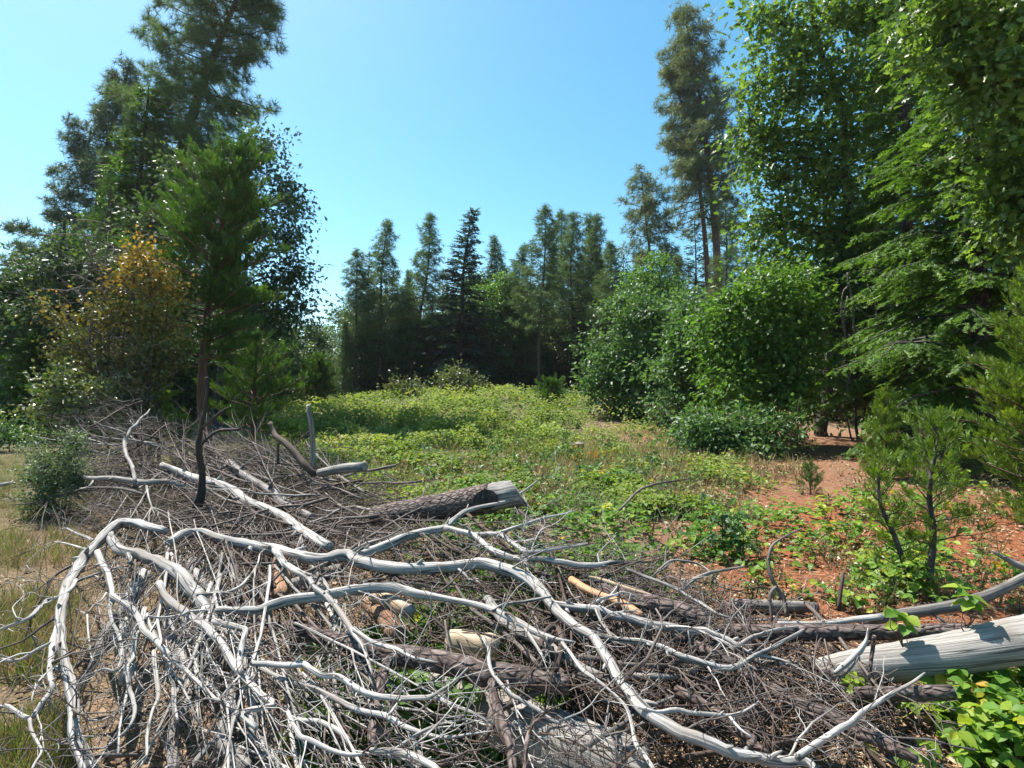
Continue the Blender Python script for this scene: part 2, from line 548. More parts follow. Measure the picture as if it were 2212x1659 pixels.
L['fir'] = leaf_mat("fir_needles", [(0, (.030, .068, .014)), (.5, (.085, .165, .028)), (1, (.22, .34, .058))], .5, .3, .45)
L['cedar'] = leaf_mat("cedar_sprays", [(0, (.025, .058, .014)), (.5, (.058, .118, .022)), (1, (.125, .205, .035))], .5, .4, .35)
L['cedar_yellow'] = leaf_mat("yellow_green_cedar_sprays", [(0, (.055, .098, .014)), (.5, (.115, .185, .022)), (1, (.24, .27, .04))], .5, .4, .4)
L['orange'] = leaf_mat("orange_and_olive_leaves", [(0, (.060, .075, .025)), (.35, (.14, .15, .042)), (.6, (.31, .235, .040)), (.85, (.44, .25, .03)), (1, (.48, .19, .028))], .4, .55, .35, (1.2, 1.0, .5))
L['olive'] = leaf_mat("olive_leaves", [(0, (.055, .072, .026)), (.5, (.115, .14, .048)), (1, (.20, .22, .085))], .4, .6, .3)
L['ceanothus'] = leaf_mat("small_grey_green_leaves", [(0, (.06, .10, .05)), (.5, (.12, .17, .085)), (1, (.22, .26, .15))], .5, .5, .35)
L['meadow'] = leaf_mat("bramble_cover_leaves", [(0, (.085, .140, .028)), (.45, (.19, .255, .052)), (.8, (.30, .345, .085)), (.95, (.40, .38, .12)), (1, (.45, .28, .06))], .6, .2, .42)
L['bramble'] = leaf_mat("bramble_leaves", [(0, (.050, .13, .020)), (.5, (.125, .245, .034)), (.82, (.27, .35, .040)), (.93, (.42, .40, .035)), (1, (.46, .27, .03))], .5, .3, .45)
L['straw'] = leaf_mat("dry_grass_blades", [(0, (.12, .08, .045)), (.4, (.27, .195, .105)), (.8, (.44, .35, .21)), (.9, (.24, .22, .09)), (1, (.15, .18, .05))], .6, .3, .3, (1.1, 1.0, .7))
L['grass'] = leaf_mat("green_grass_blades", [(0, (.055, .095, .020)), (.5, (.125, .175, .040)), (1, (.26, .26, .10))], .5, .4, .35)
L['litter'] = leaf_mat("dead_leaf_litter", [(0, (.10, .055, .030)), (.4, (.24, .14, .075)), (.8, (.42, .29, .175)), (1, (.55, .44, .30))], .7, .3, .15, (1, .9, .7))
L['rust'] = leaf_mat("orange_dead_bracken", [(0, (.36, .16, .02)), (.5, (.55, .27, .03)), (1, (.62, .38, .06))], .6, .3, .35, (1.1, 1, .6))
L['sage'] = leaf_mat("grey_weed_leaves", [(0, (.10, .12, .07)), (.5, (.20, .21, .13)), (1, (.30, .30, .21))], .6, .3, .25)


def on_ground(x, y, dz=0.0):
    return np.array([x, y, float(gh(x, y)) + dz])


# ------------------------------------------------------------------ broad-leaved trees and shrubs
def limb(mb, a, b, r0, r1, n=5, bow=.12, k=7):
    a = np.asarray(a, float); b = np.asarray(b, float)
    t = np.linspace(0, 1, k)[:, None]
    Lg = np.linalg.norm(b - a)
    P = a + (b - a) * t + np.sin(np.pi * t) * (rng.standard_normal(3) * bow * Lg + np.array([0, 0, .08 * Lg])) + np.sin(3.3 * np.pi * t) * rng.standard_normal(3) * .025 * Lg
    P[0] = a
    tube(mb, P, np.linspace(r0, r1, k), n, cap=False, tint=rng.random())
    return P


def leaves_at(mb, C, sig, per, size, tmpl, tint_fn, axis=None, up=.7):
    """Clusters of leaves round the points C."""
    m = len(C)
    n = m * per
    idx = np.repeat(np.arange(m), per)
    off = np.clip(rng.standard_normal((n, 3)), -1.7, 1.7) * sig
    off[:, 2] *= .75
    if axis is not None:
        off = off * .8 + axis[idx] * (np.clip(rng.standard_normal(n), -1.6, 1.6) * sig * 1.9)[:, None]
    P = C[idx] + off
    D = rng.standard_normal((n, 3)) + off / max(sig, 1e-3) * .7
    D[:, 2] -= .35
    U = rng.standard_normal((n, 3)) * .75 + np.array([0, 0, up])
    S = size * (.6 + .7 * rng.random(n))
    inst(mb, tmpl[0], tmpl[1], P, D, U, S, tint_fn(P, idx))


def broadleaf(name, label, cat, d, base, stems, blobs, nclump, per, size, lmat, bmat, group=None, sig=None, tmpl=LEAF2,
              tint=None, shell=.55, twigs=True, zmin=.05, depth=.9, dens=.62):
    """base: (px, depth) of the foot; stems: list of ([(px,py)...], r0, r1) ; blobs: (px,py,rx,ry[,dd])."""
    bx = (base[0] - 1106) / F * base[1]
    B = on_ground(bx, base[1])
    root = empty(name, B, label, cat, group)
    tr = MB(); cr = MB()
    SP = []
    for pts, r0, r1 in stems:
        P = np.array([W(px, py, d if len(q) == 0 else q[0]) for (px, py, *q) in pts])
        P = np.vstack([B - [0, 0, .1] + [P[0][0] - B[0], P[0][1] - B[1], 0], P]) if len(stems) == 1 else np.vstack([B - [0, 0, .1] + rng.standard_normal(3) * [.12, .12, 0], P])
        P = catmull(P, 4)
        P = P + rng.standard_normal(P.shape) * r0 * .12
        tube(tr, P, np.linspace(r0, r1, len(P)), 8, cap=False, rough=.08, tint=rng.random())
        SP.append(P)
    AP = np.vstack(SP) if SP else B[None]
    area = np.array([b[2] * b[3] for b in blobs], float); area /= area.sum()
    if sig is None: sig = size * 1.7
    allC, allA = [], []
    nclump = int(nclump * dens)
    for b, w in zip(blobs, area):
        dd = b[4] if len(b) > 4 else 0.0
        c = W(b[0] + rng.normal() * b[2] * .12, b[1] + rng.normal() * b[3] * .1, d + dd + rng.normal() * .25 * b[2] * d / F)
        R = np.array([b[2], .5 * (b[2] + b[3]) * depth, b[3]]) * (d + dd) / F
        k = max(3, int(round(nclump * w)))
        nbr = max(4, k // 10)
        ub = nrm(rng.standard_normal((nbr, 3)) + [0, 0, .25])
        lb = .45 + 1.12 * rng.random(nbr) ** 1.5
        ib = rng.integers(0, nbr, k)
        f = shell * .8 + (1 - shell * .8) * rng.random(k) ** .75
        C = c + ub[ib] * R * (lb[ib] * f)[:, None] + rng.standard_normal((k, 3)) * R * (.07 + .10 * f)[:, None]
        C[:, 2] = np.maximum(C[:, 2], gh(C[:, 0], C[:, 1]) + zmin)
        allC.append(C); allA.append(nrm(ub[ib] * R + [0, 0, -.25 * R[2]] + rng.standard_normal((k, 3)) * R * .4))
        # a limb from the nearest lower stem point to the blob
        dist = np.linalg.norm(AP - c, axis=1) + 2.0 * np.maximum(AP[:, 2] - c[2] + .2 * R[2], 0)
        a = AP[np.argmin(dist)]
        r = max(.012, .03 * np.linalg.norm(c - a) ** .5 * (1 if d > 9 else .7))
        limb(tr, a, c, r, r * .45)
        if twigs:
            for q in C[: max(2, int(k * .8))]:
                limb(tr, c + (q - c) * .1 * rng.random(), q, r * .35, r * .1, 3, .1, 5)
    C = np.vstack(allC)
    ct = rng.random(len(C))
    tf = (lambda P, idx: np.clip(.55 * ct[idx] + .45 * rng.random(len(idx)), 0, 1)) if tint is None else (lambda P, idx: tint(P, ct[idx]))
    leaves_at(cr, C, sig, per, size, tmpl, tf, np.vstack(allA))
    tr.build("trunk", M[bmat], root, B)
    cr.build("crown", L[lmat], root, B, smooth=False)
    return root


# ------------------------------------------------------------------ conifers
def conifer_parts(tr, cr, trunk, r0, c0, rmax, prof, nb, kind, e0, e1, droop, size, spacing, tmpl, side=.38, tipup=.0, seed=None, jit=.25, dead=0):
    """trunk: polyline of points; branches leave it from fraction c0 up. e0/e1: branch elevation in degrees at crown foot / top."""
    T = catmull(trunk, 6)
    s = np.concatenate([[0], np.cumsum(np.linalg.norm(np.diff(T, axis=0), axis=1))]); H = s[-1]; s /= H
    at = lambda t: np.array([np.interp(t, s, T[:, i]) for i in range(3)])
    tube(tr, T, r0 * (1 - .93 * s) + .012, 9, cap=False, rough=.05, tint=rng.random())
    PP, DD, UU, SS, TT = [], [], [], [], []
    az = rng.random() * 6.28
    for i in range(nb):
        t = c0 + (1 - c0) * ((i + rng.random() * .9) / nb) ** .92
        t = min(t, .995)
        p = at(t)
        az += 2.39996 + rng.normal() * .5
        tt = (t - c0) / (1 - c0)
        Lb = rmax * prof(tt) * (1 + jit * float(np.clip(rng.normal(), -1.6, 1.25)))
        Lb = max(Lb, .25 * size + .1)
        el = math.radians(e0 + (e1 - e0) * tt + rng.normal() * 7)
        h = np.array([math.cos(az), math.sin(az), 0])
        q = np.linspace(0, 1, 6)[:, None]
        P = p + h * (Lb * math.cos(el)) * q + np.array([0, 0, 1]) * (Lb * math.sin(el) * q - droop * Lb * q ** 2 + tipup * Lb * q ** 3)
        P += rng.standard_normal(P.shape) * .025 * Lb * q
        rb = max(.006, min(.018 * Lb, r0 * .35))
        tube(tr, P, np.linspace(rb, rb * .25, 6), 4, cap=False, tint=rng.random())
        n = max(2, int(Lb / spacing))
        if kind == 'pine':
            n = max(7, int(1.5 * n))
            u = 1 - .78 * rng.random(n) ** 1.35
        else:
            u = np.repeat(.18 + .82 * (np.arange(n) + rng.random(n)) / n, 2)
            n *= 2
        u = np.clip(u, 0, 1)
        ax = np.stack([np.interp(u, q[:, 0], P[:, k]) for k in range(3)], -1)
        bd = nrm(P[-1] - P[2])
        sd = np.array([-h[1], h[0], 0])
        sg = rng.choice([-1, 1], n) if kind == 'pine' else np.tile([-1, 1], n // 2)
        off = side * Lb * (1.05 - u) * (.35 + .75 * rng.random(n)) + .02
        if kind == 'pine':
            off = off * .8 + .08 * rng.random(n)
            pos = ax + sd * (sg * off)[:, None] + bd * (off * .5)[:, None] + rng.standard_normal((n, 3)) * size * .35
            pos[:, 2] += np.abs(rng.standard_normal(n)) * size * .2
            dr = bd * .7 + sd * (sg * .45)[:, None] + np.array([0, 0, .55]) + rng.standard_normal((n, 3)) * .45
            PP.append(pos); DD.append(dr); UU.append(rng.standard_normal((n, 3))); SS.append(size * (.7 + .55 * rng.random(n)))
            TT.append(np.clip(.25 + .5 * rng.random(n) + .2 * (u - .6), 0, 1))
        else:
            # shoots set along side twigs that leave the branch
            m = np.maximum(1, (off / (size * .5)).astype(int))
            for a_, o_, g_, mm, uu in zip(ax, off, sg, m, u):
                sdir = nrm(bd * .75 + sd * g_ * .9 + np.array([0, 0, -.35 * droop * 2 if kind == 'fir' else .45]))
                f = (np.arange(mm) + .6 * rng.random(mm)) / mm
                pos = a_ + sdir * (f * o_)[:, None]
                if kind == 'fir': pos[:, 2] -= .3 * droop * o_ * f ** 2 * 2
                pos += rng.standard_normal((mm, 3)) * size * .12
                alt = rng.choice([-1, 1], mm)
                dr = sdir + bd * .3 + np.cross(sdir, [0, 0, 1]) * (alt * .55)[:, None] + rng.standard_normal((mm, 3)) * .22
                if kind == 'cedar': dr += np.array([0, 0, .75])
                else: dr += np.array([0, 0, -.25])
                PP.append(pos); DD.append(dr)
                UU.append((np.array([0, 0, 1.0]) + rng.standard_normal((mm, 3)) * .3) if kind == 'fir' else rng.standard_normal((mm, 3)) + h * .4)
                SS.append(size * (.65 + .6 * rng.random(mm)))
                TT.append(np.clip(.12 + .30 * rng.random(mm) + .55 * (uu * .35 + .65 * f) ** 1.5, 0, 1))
    if dead:
        for i in range(dead):
            t = c0 * (.3 + .7 * rng.random()); p = at(t); a = rng.random() * 6.28
            Lb = rmax * (.25 + .4 * rng.random())
            h = np.array([math.cos(a), math.sin(a), -.12 * rng.random()])
            limb(tr, p, p + h * Lb, .02, .005, 3, .08, 5)
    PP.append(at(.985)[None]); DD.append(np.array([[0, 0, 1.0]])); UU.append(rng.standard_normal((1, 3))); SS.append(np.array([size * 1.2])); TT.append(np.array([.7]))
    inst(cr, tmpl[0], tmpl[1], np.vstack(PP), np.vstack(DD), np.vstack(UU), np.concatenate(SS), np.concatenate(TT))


CONE = lambda t: (1 - t) ** .85 * (.55 + .45 * min(1, t * 6)) + .03
OVALP = lambda t: (math.sin(math.pi * min(1, .18 + .82 * t)) ** .8) * (1 - .35 * t) + .05
COLUMN = lambda t: (1 - t ** 3) ** .9 * (.6 + .4 * min(1, t * 5)) + .06


def conifer(name, label, d, trunk_px, r0, c0, rmax, prof, nb, kind, e0, e1, droop, size, spacing, tmpl, lmat, bmat, group=None, cat="tree", foot=None, **kw):
    """trunk_px: [(px,py)...] from foot upward (or with a third value: its own distance)."""
    P = np.array([W(q[0], q[1], q[2] if len(q) > 2 else d) for q in trunk_px])
    B = on_ground(P[0][0], P[0][1])
    P[0] = B - [0, 0, .15]
    root = empty(name, B, label, cat, group)
    tr, cr = MB(), MB()
    conifer_parts(tr, cr, P, r0, c0, rmax, prof, nb, kind, e0, e1, droop, size, spacing, tmpl, **kw)
    tr.build("trunk", M[bmat], root, B)
    cr.build("crown", L[lmat], root, B, smooth=False)
    return root


def model_tree(name, H, r0, c0, rmax, prof, nb, kind, e0, e1, droop, size, spacing, tmpl, lmat, bmat, **kw):
    """A tree standing at the origin, to be copied."""
    root = empty(name, (0, 0, 0))
    tr, cr = MB(), MB()
    T = np.array([[0, 0, -.3], [.01 * H * rng.normal(), .01 * H * rng.normal(), H * .35], [.012 * H * rng.normal(), .012 * H * rng.normal(), H * .7], [0, 0, H]])
    conifer_parts(tr, cr, T, r0, c0, rmax, prof, nb, kind, e0, e1, droop, size, spacing, tmpl, **kw)
    tr.build("trunk", M[bmat], root)
    cr.build("crown", L[lmat], root, smooth=False)
    return [root, H, False]


def model_broad(name, H, Rw, nclump, per, size, lmat, bmat, low=.15):
    root = empty(name, (0, 0, 0))
    tr, cr = MB(), MB()
    tube(tr, np.array([[0, 0, -.3], [.1, .05, H * .3], [-.1, .1, H * .62], [0, 0, H * .85]]), [.028 * H * .6, .02 * H * .6, .013 * H * .6, .02], 7, cap=False, tint=rng.random())
    nb = 11
    Cs = []
    for i in range(nb):
        z = H * (low + (.9 - low) * (i + .5) / nb)
        rr = Rw * (math.sin(math.pi * (.15 + .75 * (i + .5) / nb)) ** .7)
        a = 2.4 * i + rng.random()
        c = np.array([math.cos(a) * rr * .5, math.sin(a) * rr * .5, z])
        limb(tr, [0, 0, z * .7], c, .008 * H * .6, .01)
        u = nrm(rng.standard_normal((nclump // nb, 3)))
        Cs.append(c + u * np.array([rr * .62, rr * .62, H * .11]) * (.45 + .6 * rng.random((nclump // nb, 1))))
    C = np.vstack(Cs); ct = rng.random(len(C))
    leaves_at(cr, C, size * 1.8, per, size, LEAF2, lambda P, idx: np.clip(.55 * ct[idx] + .45 * rng.random(len(idx)), 0, 1))
    tr.build("trunk", M[bmat], root)
    cr.build("crown", L[lmat], root, smooth=False)
    return [root, H, False]


def place(model, foot_px, d, top=None, height=None, label=None, cat="tree", group=None, width=1.0, name=None):
    """Stand a copy of a model tree at distance d; top = (px, py) where its tip is seen."""
    x = (foot_px - 1106) / F * d
    B = on_ground(x, d, -.05)
    src, H, used = model
    if top is not None:
        Tp = W(top[0], top[1], d)
        h = Tp[2] - B[2]; lean = math.atan2(Tp[0] - B[0], h)
        h = math.hypot(h, Tp[0] - B[0])
    else:
        h, lean = height, rng.normal() * .015
    if not used:
        o = src; model[2] = True
    else:
        o = src.copy(); col.objects.link(o)
        for ch in src.children:
            c = ch.copy(); col.objects.link(c); c.parent = o
    R = Matrix.Rotation(lean, 3, 'Y') @ Matrix.Rotation(rng.random() * 6.28, 3, 'Z')
    o.rotation_euler = R.to_euler()
    o.location = tuple(B)
    k = h / H
    o.scale = (k * width, k * width, k)
    o.pop("group", None) if "group" in o else None
    tag(o, label, cat, group)
    return o

# ================================================================== FAR TREE LINE
pineA = model_tree("pine_tree", 18, .20, .24, 2.7, lambda t: (1 - t) ** .85 * (.55 + .45 * min(1, t * 4)) + .07, 92, 'pine', -8, 48, .05, .50, .115, PINE_TUFT, 'pine', 'pine_bark', tipup=.18, jit=.28, dead=10)
pineB = model_tree("pine_tree", 17, .19, .32, 2.5, lambda t: (1 - t) ** .75 * (.6 + .4 * min(1, t * 3)) + .07, 76, 'pine', -5, 50, .05, .50, .12, PINE_TUFT, 'pine', 'pine_bark', tipup=.2, jit=.32, dead=12)
pineC = model_tree("pine_tree", 15, .18, .10, 2.7, lambda t: (1 - t) ** .85 + .06, 104, 'pine', -5, 45, .05, .50, .12, PINE_TUFT, 'pine', 'pine_bark', tipup=.15)
oliveP = model_tree("pine_tree", 13, .17, .08, 2.3, lambda t: (1 - t) ** .65 + .06, 90, 'pine', -8, 45, .08, .40, .12, PINE_TUFT, 'grey_pine', 'pine_bark', tipup=.15)
firA = model_tree("fir_tree", 18, .2, .06, 2.9, lambda t: (1 - t) ** .9 + .02, 230, 'fir', -10, 38, .12, .46, .17, FIR_SHOOT_FAR, 'blue_fir', 'dark_bark')
firB = model_tree("fir_tree", 14, .17, .04, 2.6, lambda t: (1 - t) ** .8 + .03, 130, 'fir', -12, 35, .12, .42, .22, FIR_SHOOT_FAR, 'blue_fir', 'dark_bark')
broadA = model_broad("broadleaf_tree", 12, 3.2, 420, 24, .24, 'oak_bright', 'dark_bark')
broadB = model_broad("broadleaf_tree", 9, 3.0, 380, 24, .24, 'live_oak', 'dark_bark', .06)

GF = "trees of the far edge of the clearing"
place(pineB, 764, 42, (772, 548), label="slim pine at the open left end of the far tree line", group=GF, width=1.15)
place(pineA, 814, 43, (838, 484), label="tall pine with dark trunk, second from the open left end of the tree line", group=GF, width=1.15)
place(pineC, 866, 45, (884, 592), label="shorter bushy pine between the two tall spires left of the pointed fir", group=GF)
place(pineA, 888, 44, (929, 471), label="tall leaning pine next left of the pointed fir", group=GF, width=1.1)
place(firA, 988, 43, (1021, 455), label="pointed fir with wispy tip in the middle of the far tree line", group=GF, width=1.4)
place(broadA, 1062, 47, (1066, 585), label="light green broadleaf tree right behind the pointed fir", group=GF)
place(pineC, 1064, 56, (1067, 520), label="small pine tip peeping over the light green tree beside the pointed fir", group=GF)
place(broadA, 1104, 50, (1106, 600), label="rounded broadleaf tree between the pointed fir and the right hand pines", group=GF)
place(pineC, 1122, 46, (1131, 538), label="low pine with blunt tip at the left foot of the right hand pine group", group=GF)
place(pineB, 1164, 43, (1178, 456), label="tall pine with long bare trunk, first of the right hand pine group", group=GF, width=1.1)
place(pineB, 1206, 56, (1213, 466), label="thin pine top behind the gap of the right hand pine group", group=GF)
place(pineA, 1228, 47, (1240, 468), label="full pine in the middle of the right hand pine group", group=GF, width=1.1)
place(pineA, 1284, 50, (1290, 472), label="double tipped pine at the right of the pine group", group=GF)
place(pineC, 1280, 51, (1272, 476), label="pine tip standing close against the double tipped pine", group=GF)
place(pineC, 1312, 43, (1318, 532), label="broad bushy pine in front at the right end of the pine group", group=GF, width=1.15)
place(oliveP, 1364, 44, (1362, 600), label="olive pine behind the round oak shrubs", group=GF)
place(broadA, 1404, 40, (1402, 545), label="yellow green broadleaf crown above the oak shrubs, under the tall twin pines", group=GF)
place(firB, 1494, 52, (1500, 482), label="dark fir spire just left of the twin bare trunks", group=GF)
place(pineC, 1462, 50, (1466, 560), label="small pine between the yellow green crown and the twin trunks", group=GF)
place(pineB, 1574, 62, (1566, 418), label="narrow dark pine spire just right of the twin bare trunks", group=GF)
place(firB, 1612, 55, (1608, 520), label="dark fir right of the twin trunks, half behind the big oak", group=GF)
place(firB, 1648, 48, (1640, 452), label="dark fir top showing past the left side of the big oak", group=GF)
place(oliveP, 1540, 38, (1552, 560), label="olive young pine hiding the foot of the twin trunks", group=GF)
place(pineC, 738, 41, (746, 700), label="low bushy pine at the foot of the slim left pine", group=GF)
place(broadB, 668, 38, (664, 690), label="round leafy tree in the bright gap beside the far pines", group=GF)
place(broadA, 706, 62, (705, 700), label="pale far broadleaf tree in the bright gap", group=GF)
place(broadA, 628, 60, (622, 705), label="far pale tree behind the dark left hand oak", group=GF)
# the massed dark trees behind and between them
GB = "dark trees massed behind the far edge of the clearing"
LB = "dark conifer massed in the shade behind the front row of pines"
LBb = "shaded broadleaf tree massed behind the front row of pines"
fill = [(firB, 795, 47, 12), (firB, 845, 50, 11), (firB, 930, 48, 11), (firB, 960, 52, 12), (firB, 1015, 52, 13), (firB, 1050, 55, 13), (firB, 1085, 46, 10), (firB, 1110, 52, 12.5), (firB, 1145, 52, 13),
        (firB, 1190, 50, 13), (firB, 1215, 48, 12), (firB, 1255, 54, 14), (firB, 1300, 57, 14), (firB, 1340, 52, 13), (firB, 1430, 52, 12), (firB, 1520, 60, 14), (firB, 1590, 60, 14), (firB, 1680, 55, 15), (firB, 1740, 50, 14)]
for m_, px, d_, h_ in fill:
    place(m_, px, d_ + rng.random() * 2, None, h_ * (.9 + .2 * rng.random()), LB, "tree", GB)
for px, d_, h_ in [(780, 44, 6.5), (828, 45, 6), (862, 46, 7.5), (908, 46, 7), (945, 45, 6.5), (1000, 47, 8), (1040, 46, 8), (1075, 48, 9), (1140, 48, 7.5), (1180, 48, 7), (1222, 51, 8), (1262, 47, 7), (1296, 49, 8), (1345, 46, 7), (1380, 47, 8), (720, 46, 4.0)]:
    place(broadB, px, d_, None, h_ * (.9 + .2 * rng.random()), LBb, "tree", GB)
for i in range(34):
    px = 560 + i * 39 + rng.normal() * 8
    d_ = 60 + rng.random() * 12
    h_ = 12 + 2.5 * rng.random() if px > 780 else 5
    place(firB if i % 3 else broadB, px, d_, None, h_, "deep forest tree far behind the clearing, lost in shade", "tree", "deep forest trees behind the clearing")

for px, d_, h_ in [(-40, 34, 7), (20, 38, 8), (80, 33, 8), (140, 36, 9), (200, 32, 8), (260, 35, 9), (320, 31, 8), (380, 34, 9), (430, 30, 7.5), (480, 33, 8.5), (530, 29, 7), (570, 33, 6.5), (50, 26, 5), (150, 27, 5.5), (240, 26, 5.5), (340, 25, 5), (430, 24, 5), (520, 25, 5), (600, 36, 4.5), (650, 44, 4.2)]:
    place(broadB, px, d_, None, h_, "shaded broadleaf tree deep behind the left hand oaks", "tree", "shaded broadleaf trees behind the left hand oaks", width=1.15)

# the tall twin pines
def tall_pine(label, trunk, r0, c0, rmax, prof, nb, d, **kw):
    return conifer("tall_pine_tree", label, d, trunk, r0, c0, rmax, prof, nb, 'pine', -12, 30, .12, .60, .15, PINE_TUFT, 'grey_pine', 'pine_bark', tipup=.08, jit=.3, **kw)


tall_pine("tallest pine with straight bare trunk, right one of the twin trunks above the oak shrubs", [(1556, 860), (1549, 560), (1519, 260), (1496, 120), (1476, 24)], .46, .55, 3.1,
          lambda t: (1 - t) ** .55 * (.75 + .25 * min(1, t * 5)) + .12, 125, 45, dead=8)
tall_pine("tall pine leaning left with thinner bare trunk, left one of the twin trunks", [(1541, 860), (1526, 560), (1500, 330), (1462, 190), (1452, 110)], .34, .50, 2.7,
          lambda t: (1 - t) ** .5 * (.8 + .2 * min(1, t * 5)) + .1, 98, 46, dead=8)
tall_pine("round topped olive pine left of the twin trunks", [(1420, 860), (1412, 640), (1395, 470), (1385, 378)], .28, .36, 2.4,
          lambda t: (1 - t) ** .4 * (.7 + .3 * min(1, t * 4)) + .1, 84, 47, dead=5)

# ================================================================== LEFT GROUP
conifer("tall_pine_tree", "towering long needled pine leaning right above the left hand trees", 24,
        [(340, 880), (362, 480), (408, 275), (478, 80), (536, -60), (562, -140)], .42, .36, 2.8,
        lambda t: (.75 + .25 * min(1, t * 4)) * (1 - .45 * t), 185, 'pine', -20, 25, .16, .38, .070, PINE_TUFT_FINE, 'pine', 'pine_bark', tipup=.14, jit=.3, dead=9)
conifer("fir_tree", "blue green conifer with blunt tip behind the left hand oaks", 26,
        [(190, 880), (216, 420), (250, 250), (281, 142)], .34, .18, 3.1, lambda t: (1 - t) ** .85 + .07, 165, 'pine', -6, 22, .12, .36, .062, PINE_TUFT, 'blue_fir', 'dark_bark', tipup=.1, jit=.28)
conifer("fir_tree", "narrow dark conifer squeezed between the blunt conifer and the leaning pine", 22,
        [(262, 880), (290, 500), (312, 300), (322, 190)], .26, .10, 2.2, lambda t: (1 - t) ** .7 + .05, 160, 'fir', -5, 30, .14, .40, .17, FIR_SHOOT_FAR, 'fir', 'dark_bark')
conifer("cedar_tree", "slender dark cedar low in front of the blunt conifer", 20,
        [(196, 880), (222, 600), (240, 395)], .18, .05, 1.5, lambda t: (1 - t) ** .7 + .06, 130, 'cedar', 5, 45, .02, .34, .15, CEDAR, 'cedar', 'red_bark')
conifer("fir_tree", "small pointed conifer at the far left edge", 26, [(18, 900), (30, 720), (42, 538)], .15, .04, 1.7, CONE, 120, 'fir', -8, 30, .12, .40, .18, FIR_SHOOT_FAR, 'blue_fir', 'dark_bark')
conifer("fir_tree", "dark shaded conifer low on the far left, below the leafy oak", 16, [(60, 950), (62, 860), (66, 735)], .12, .04, 1.4, CONE, 110, 'fir', -8, 30, .12, .30, .14, FIR_SHOOT_FAR, 'fir', 'dark_bark')
conifer("cedar_tree", "bushy dark cedar at the lower left beside the olive shrub", 13, [(165, 960), (160, 860), (158, 730)], .10, .03, 1.0, CONE, 110, 'cedar', 10, 50, .0, .24, .12, CEDAR, 'cedar', 'red_bark')
broadleaf("oak_tree", "large dark oak spreading behind the front cedar", "tree", 18, (470, 18.5),
          [([(470, 880), (500, 640), (520, 450), (520, 340)], .22, .04)],
          [(560, 360, 60, 60), (600, 430, 55, 70), (470, 400, 75, 80), (405, 400, 60, 75), (610, 520, 50, 60), (630, 600, 45, 50), (520, 480, 80, 90), (420, 500, 70, 80), (590, 620, 60, 60), (645, 655, 38, 34),
           (500, 620, 80, 90), (400, 620, 80, 90), (580, 720, 60, 60), (540, 300, 34, 34), (350, 480, 50, 80), (610, 690, 40, 40)],
          1500, 18, .15, 'live_oak', 'dark_bark', shell=.35, tmpl=OAKMID)
broadleaf("oak_tree", "pale leaved oak at the left edge in front of the blunt conifer", "tree", 17, (110, 17.5),
          [([(110, 880), (120, 700), (130, 560), (140, 480)], .18, .03)],
          [(140, 530, 40, 44), (165, 580, 50, 60), (110, 590, 46, 46), (80, 630, 60, 50), (150, 650, 70, 70), (40, 690, 60, 60), (110, 720, 60, 60), (20, 760, 50, 60), (170, 740, 60, 60), (90, 800, 60, 50), (15, 640, 35, 40)],
          1000, 18, .15, 'live_oak', 'dark_bark', shell=.4, tmpl=OAKMID)
broadleaf("broadleaf_tree", "shadowed broadleaf tree filling the space behind the bare shrub", "tree", 20, (250, 20),
          [([(250, 880), (240, 740), (250, 600)], .16, .03)],
          [(220, 560, 70, 90), (290, 600, 80, 110), (200, 690, 70, 90), (300, 740, 80, 90), (380, 720, 70, 90), (460, 780, 90, 90), (540, 820, 80, 70), (240, 820, 90, 70), (130, 850, 70, 50), (340, 850, 80, 50)],
          900, 20, .17, 'live_oak', 'dark_bark', shell=.3)
# the cedar in front, with its brown trunk
conifer("cedar_tree", "dense green cedar with reddish trunk standing behind the brush pile", 12.2,
        [(452, 1000), (438, 880), (440, 760), (458, 600), (484, 460), (508, 335)], .115, .30, 1.45,
        lambda t: (.55 + .45 * min(1, t * 2.2)) * (1 - t) ** .42 + .1, 132, 'cedar', 4, 52, .0, .24, .085, CEDAR_FINE, 'cedar', 'red_bark', side=.45, jit=.42)
conifer("cedar_tree", "smaller cedar with bright right side just behind the reddish trunk", 13.5, [(545, 980), (548, 880), (556, 735)], .07, .05, 1.0, COLUMN, 64, 'cedar', 12, 50, .0, .22, .09, CEDAR, 'cedar', 'red_bark', side=.45, jit=.4)
conifer("cedar_tree", "little bright cedar sapling left of the reddish trunk", 11.0, [(345, 1000), (340, 900), (336, 790)], .03, .25, .42, COLUMN, 34, 'cedar', 15, 60, .0, .17, .06, CEDAR_FINE, 'cedar_yellow', 'red_bark')
conifer("cedar_tree", "low bright cedar sapling right beside the reddish trunk, near the brush pile", 10.0, [(392, 1020), (390, 960), (386, 905)], .02, .2, .3, COLUMN, 24, 'cedar', 15, 60, .0, .15, .06, CEDAR_FINE, 'cedar_yellow', 'red_bark')
conifer("cedar_tree", "dark cedar sapling between the bare shrub and the brush pile", 10.8, [(285, 1000), (284, 920), (282, 830)], .03, .1, .55, COLUMN, 44, 'cedar', 15, 55, .0, .18, .07, CEDAR, 'cedar', 'red_bark')

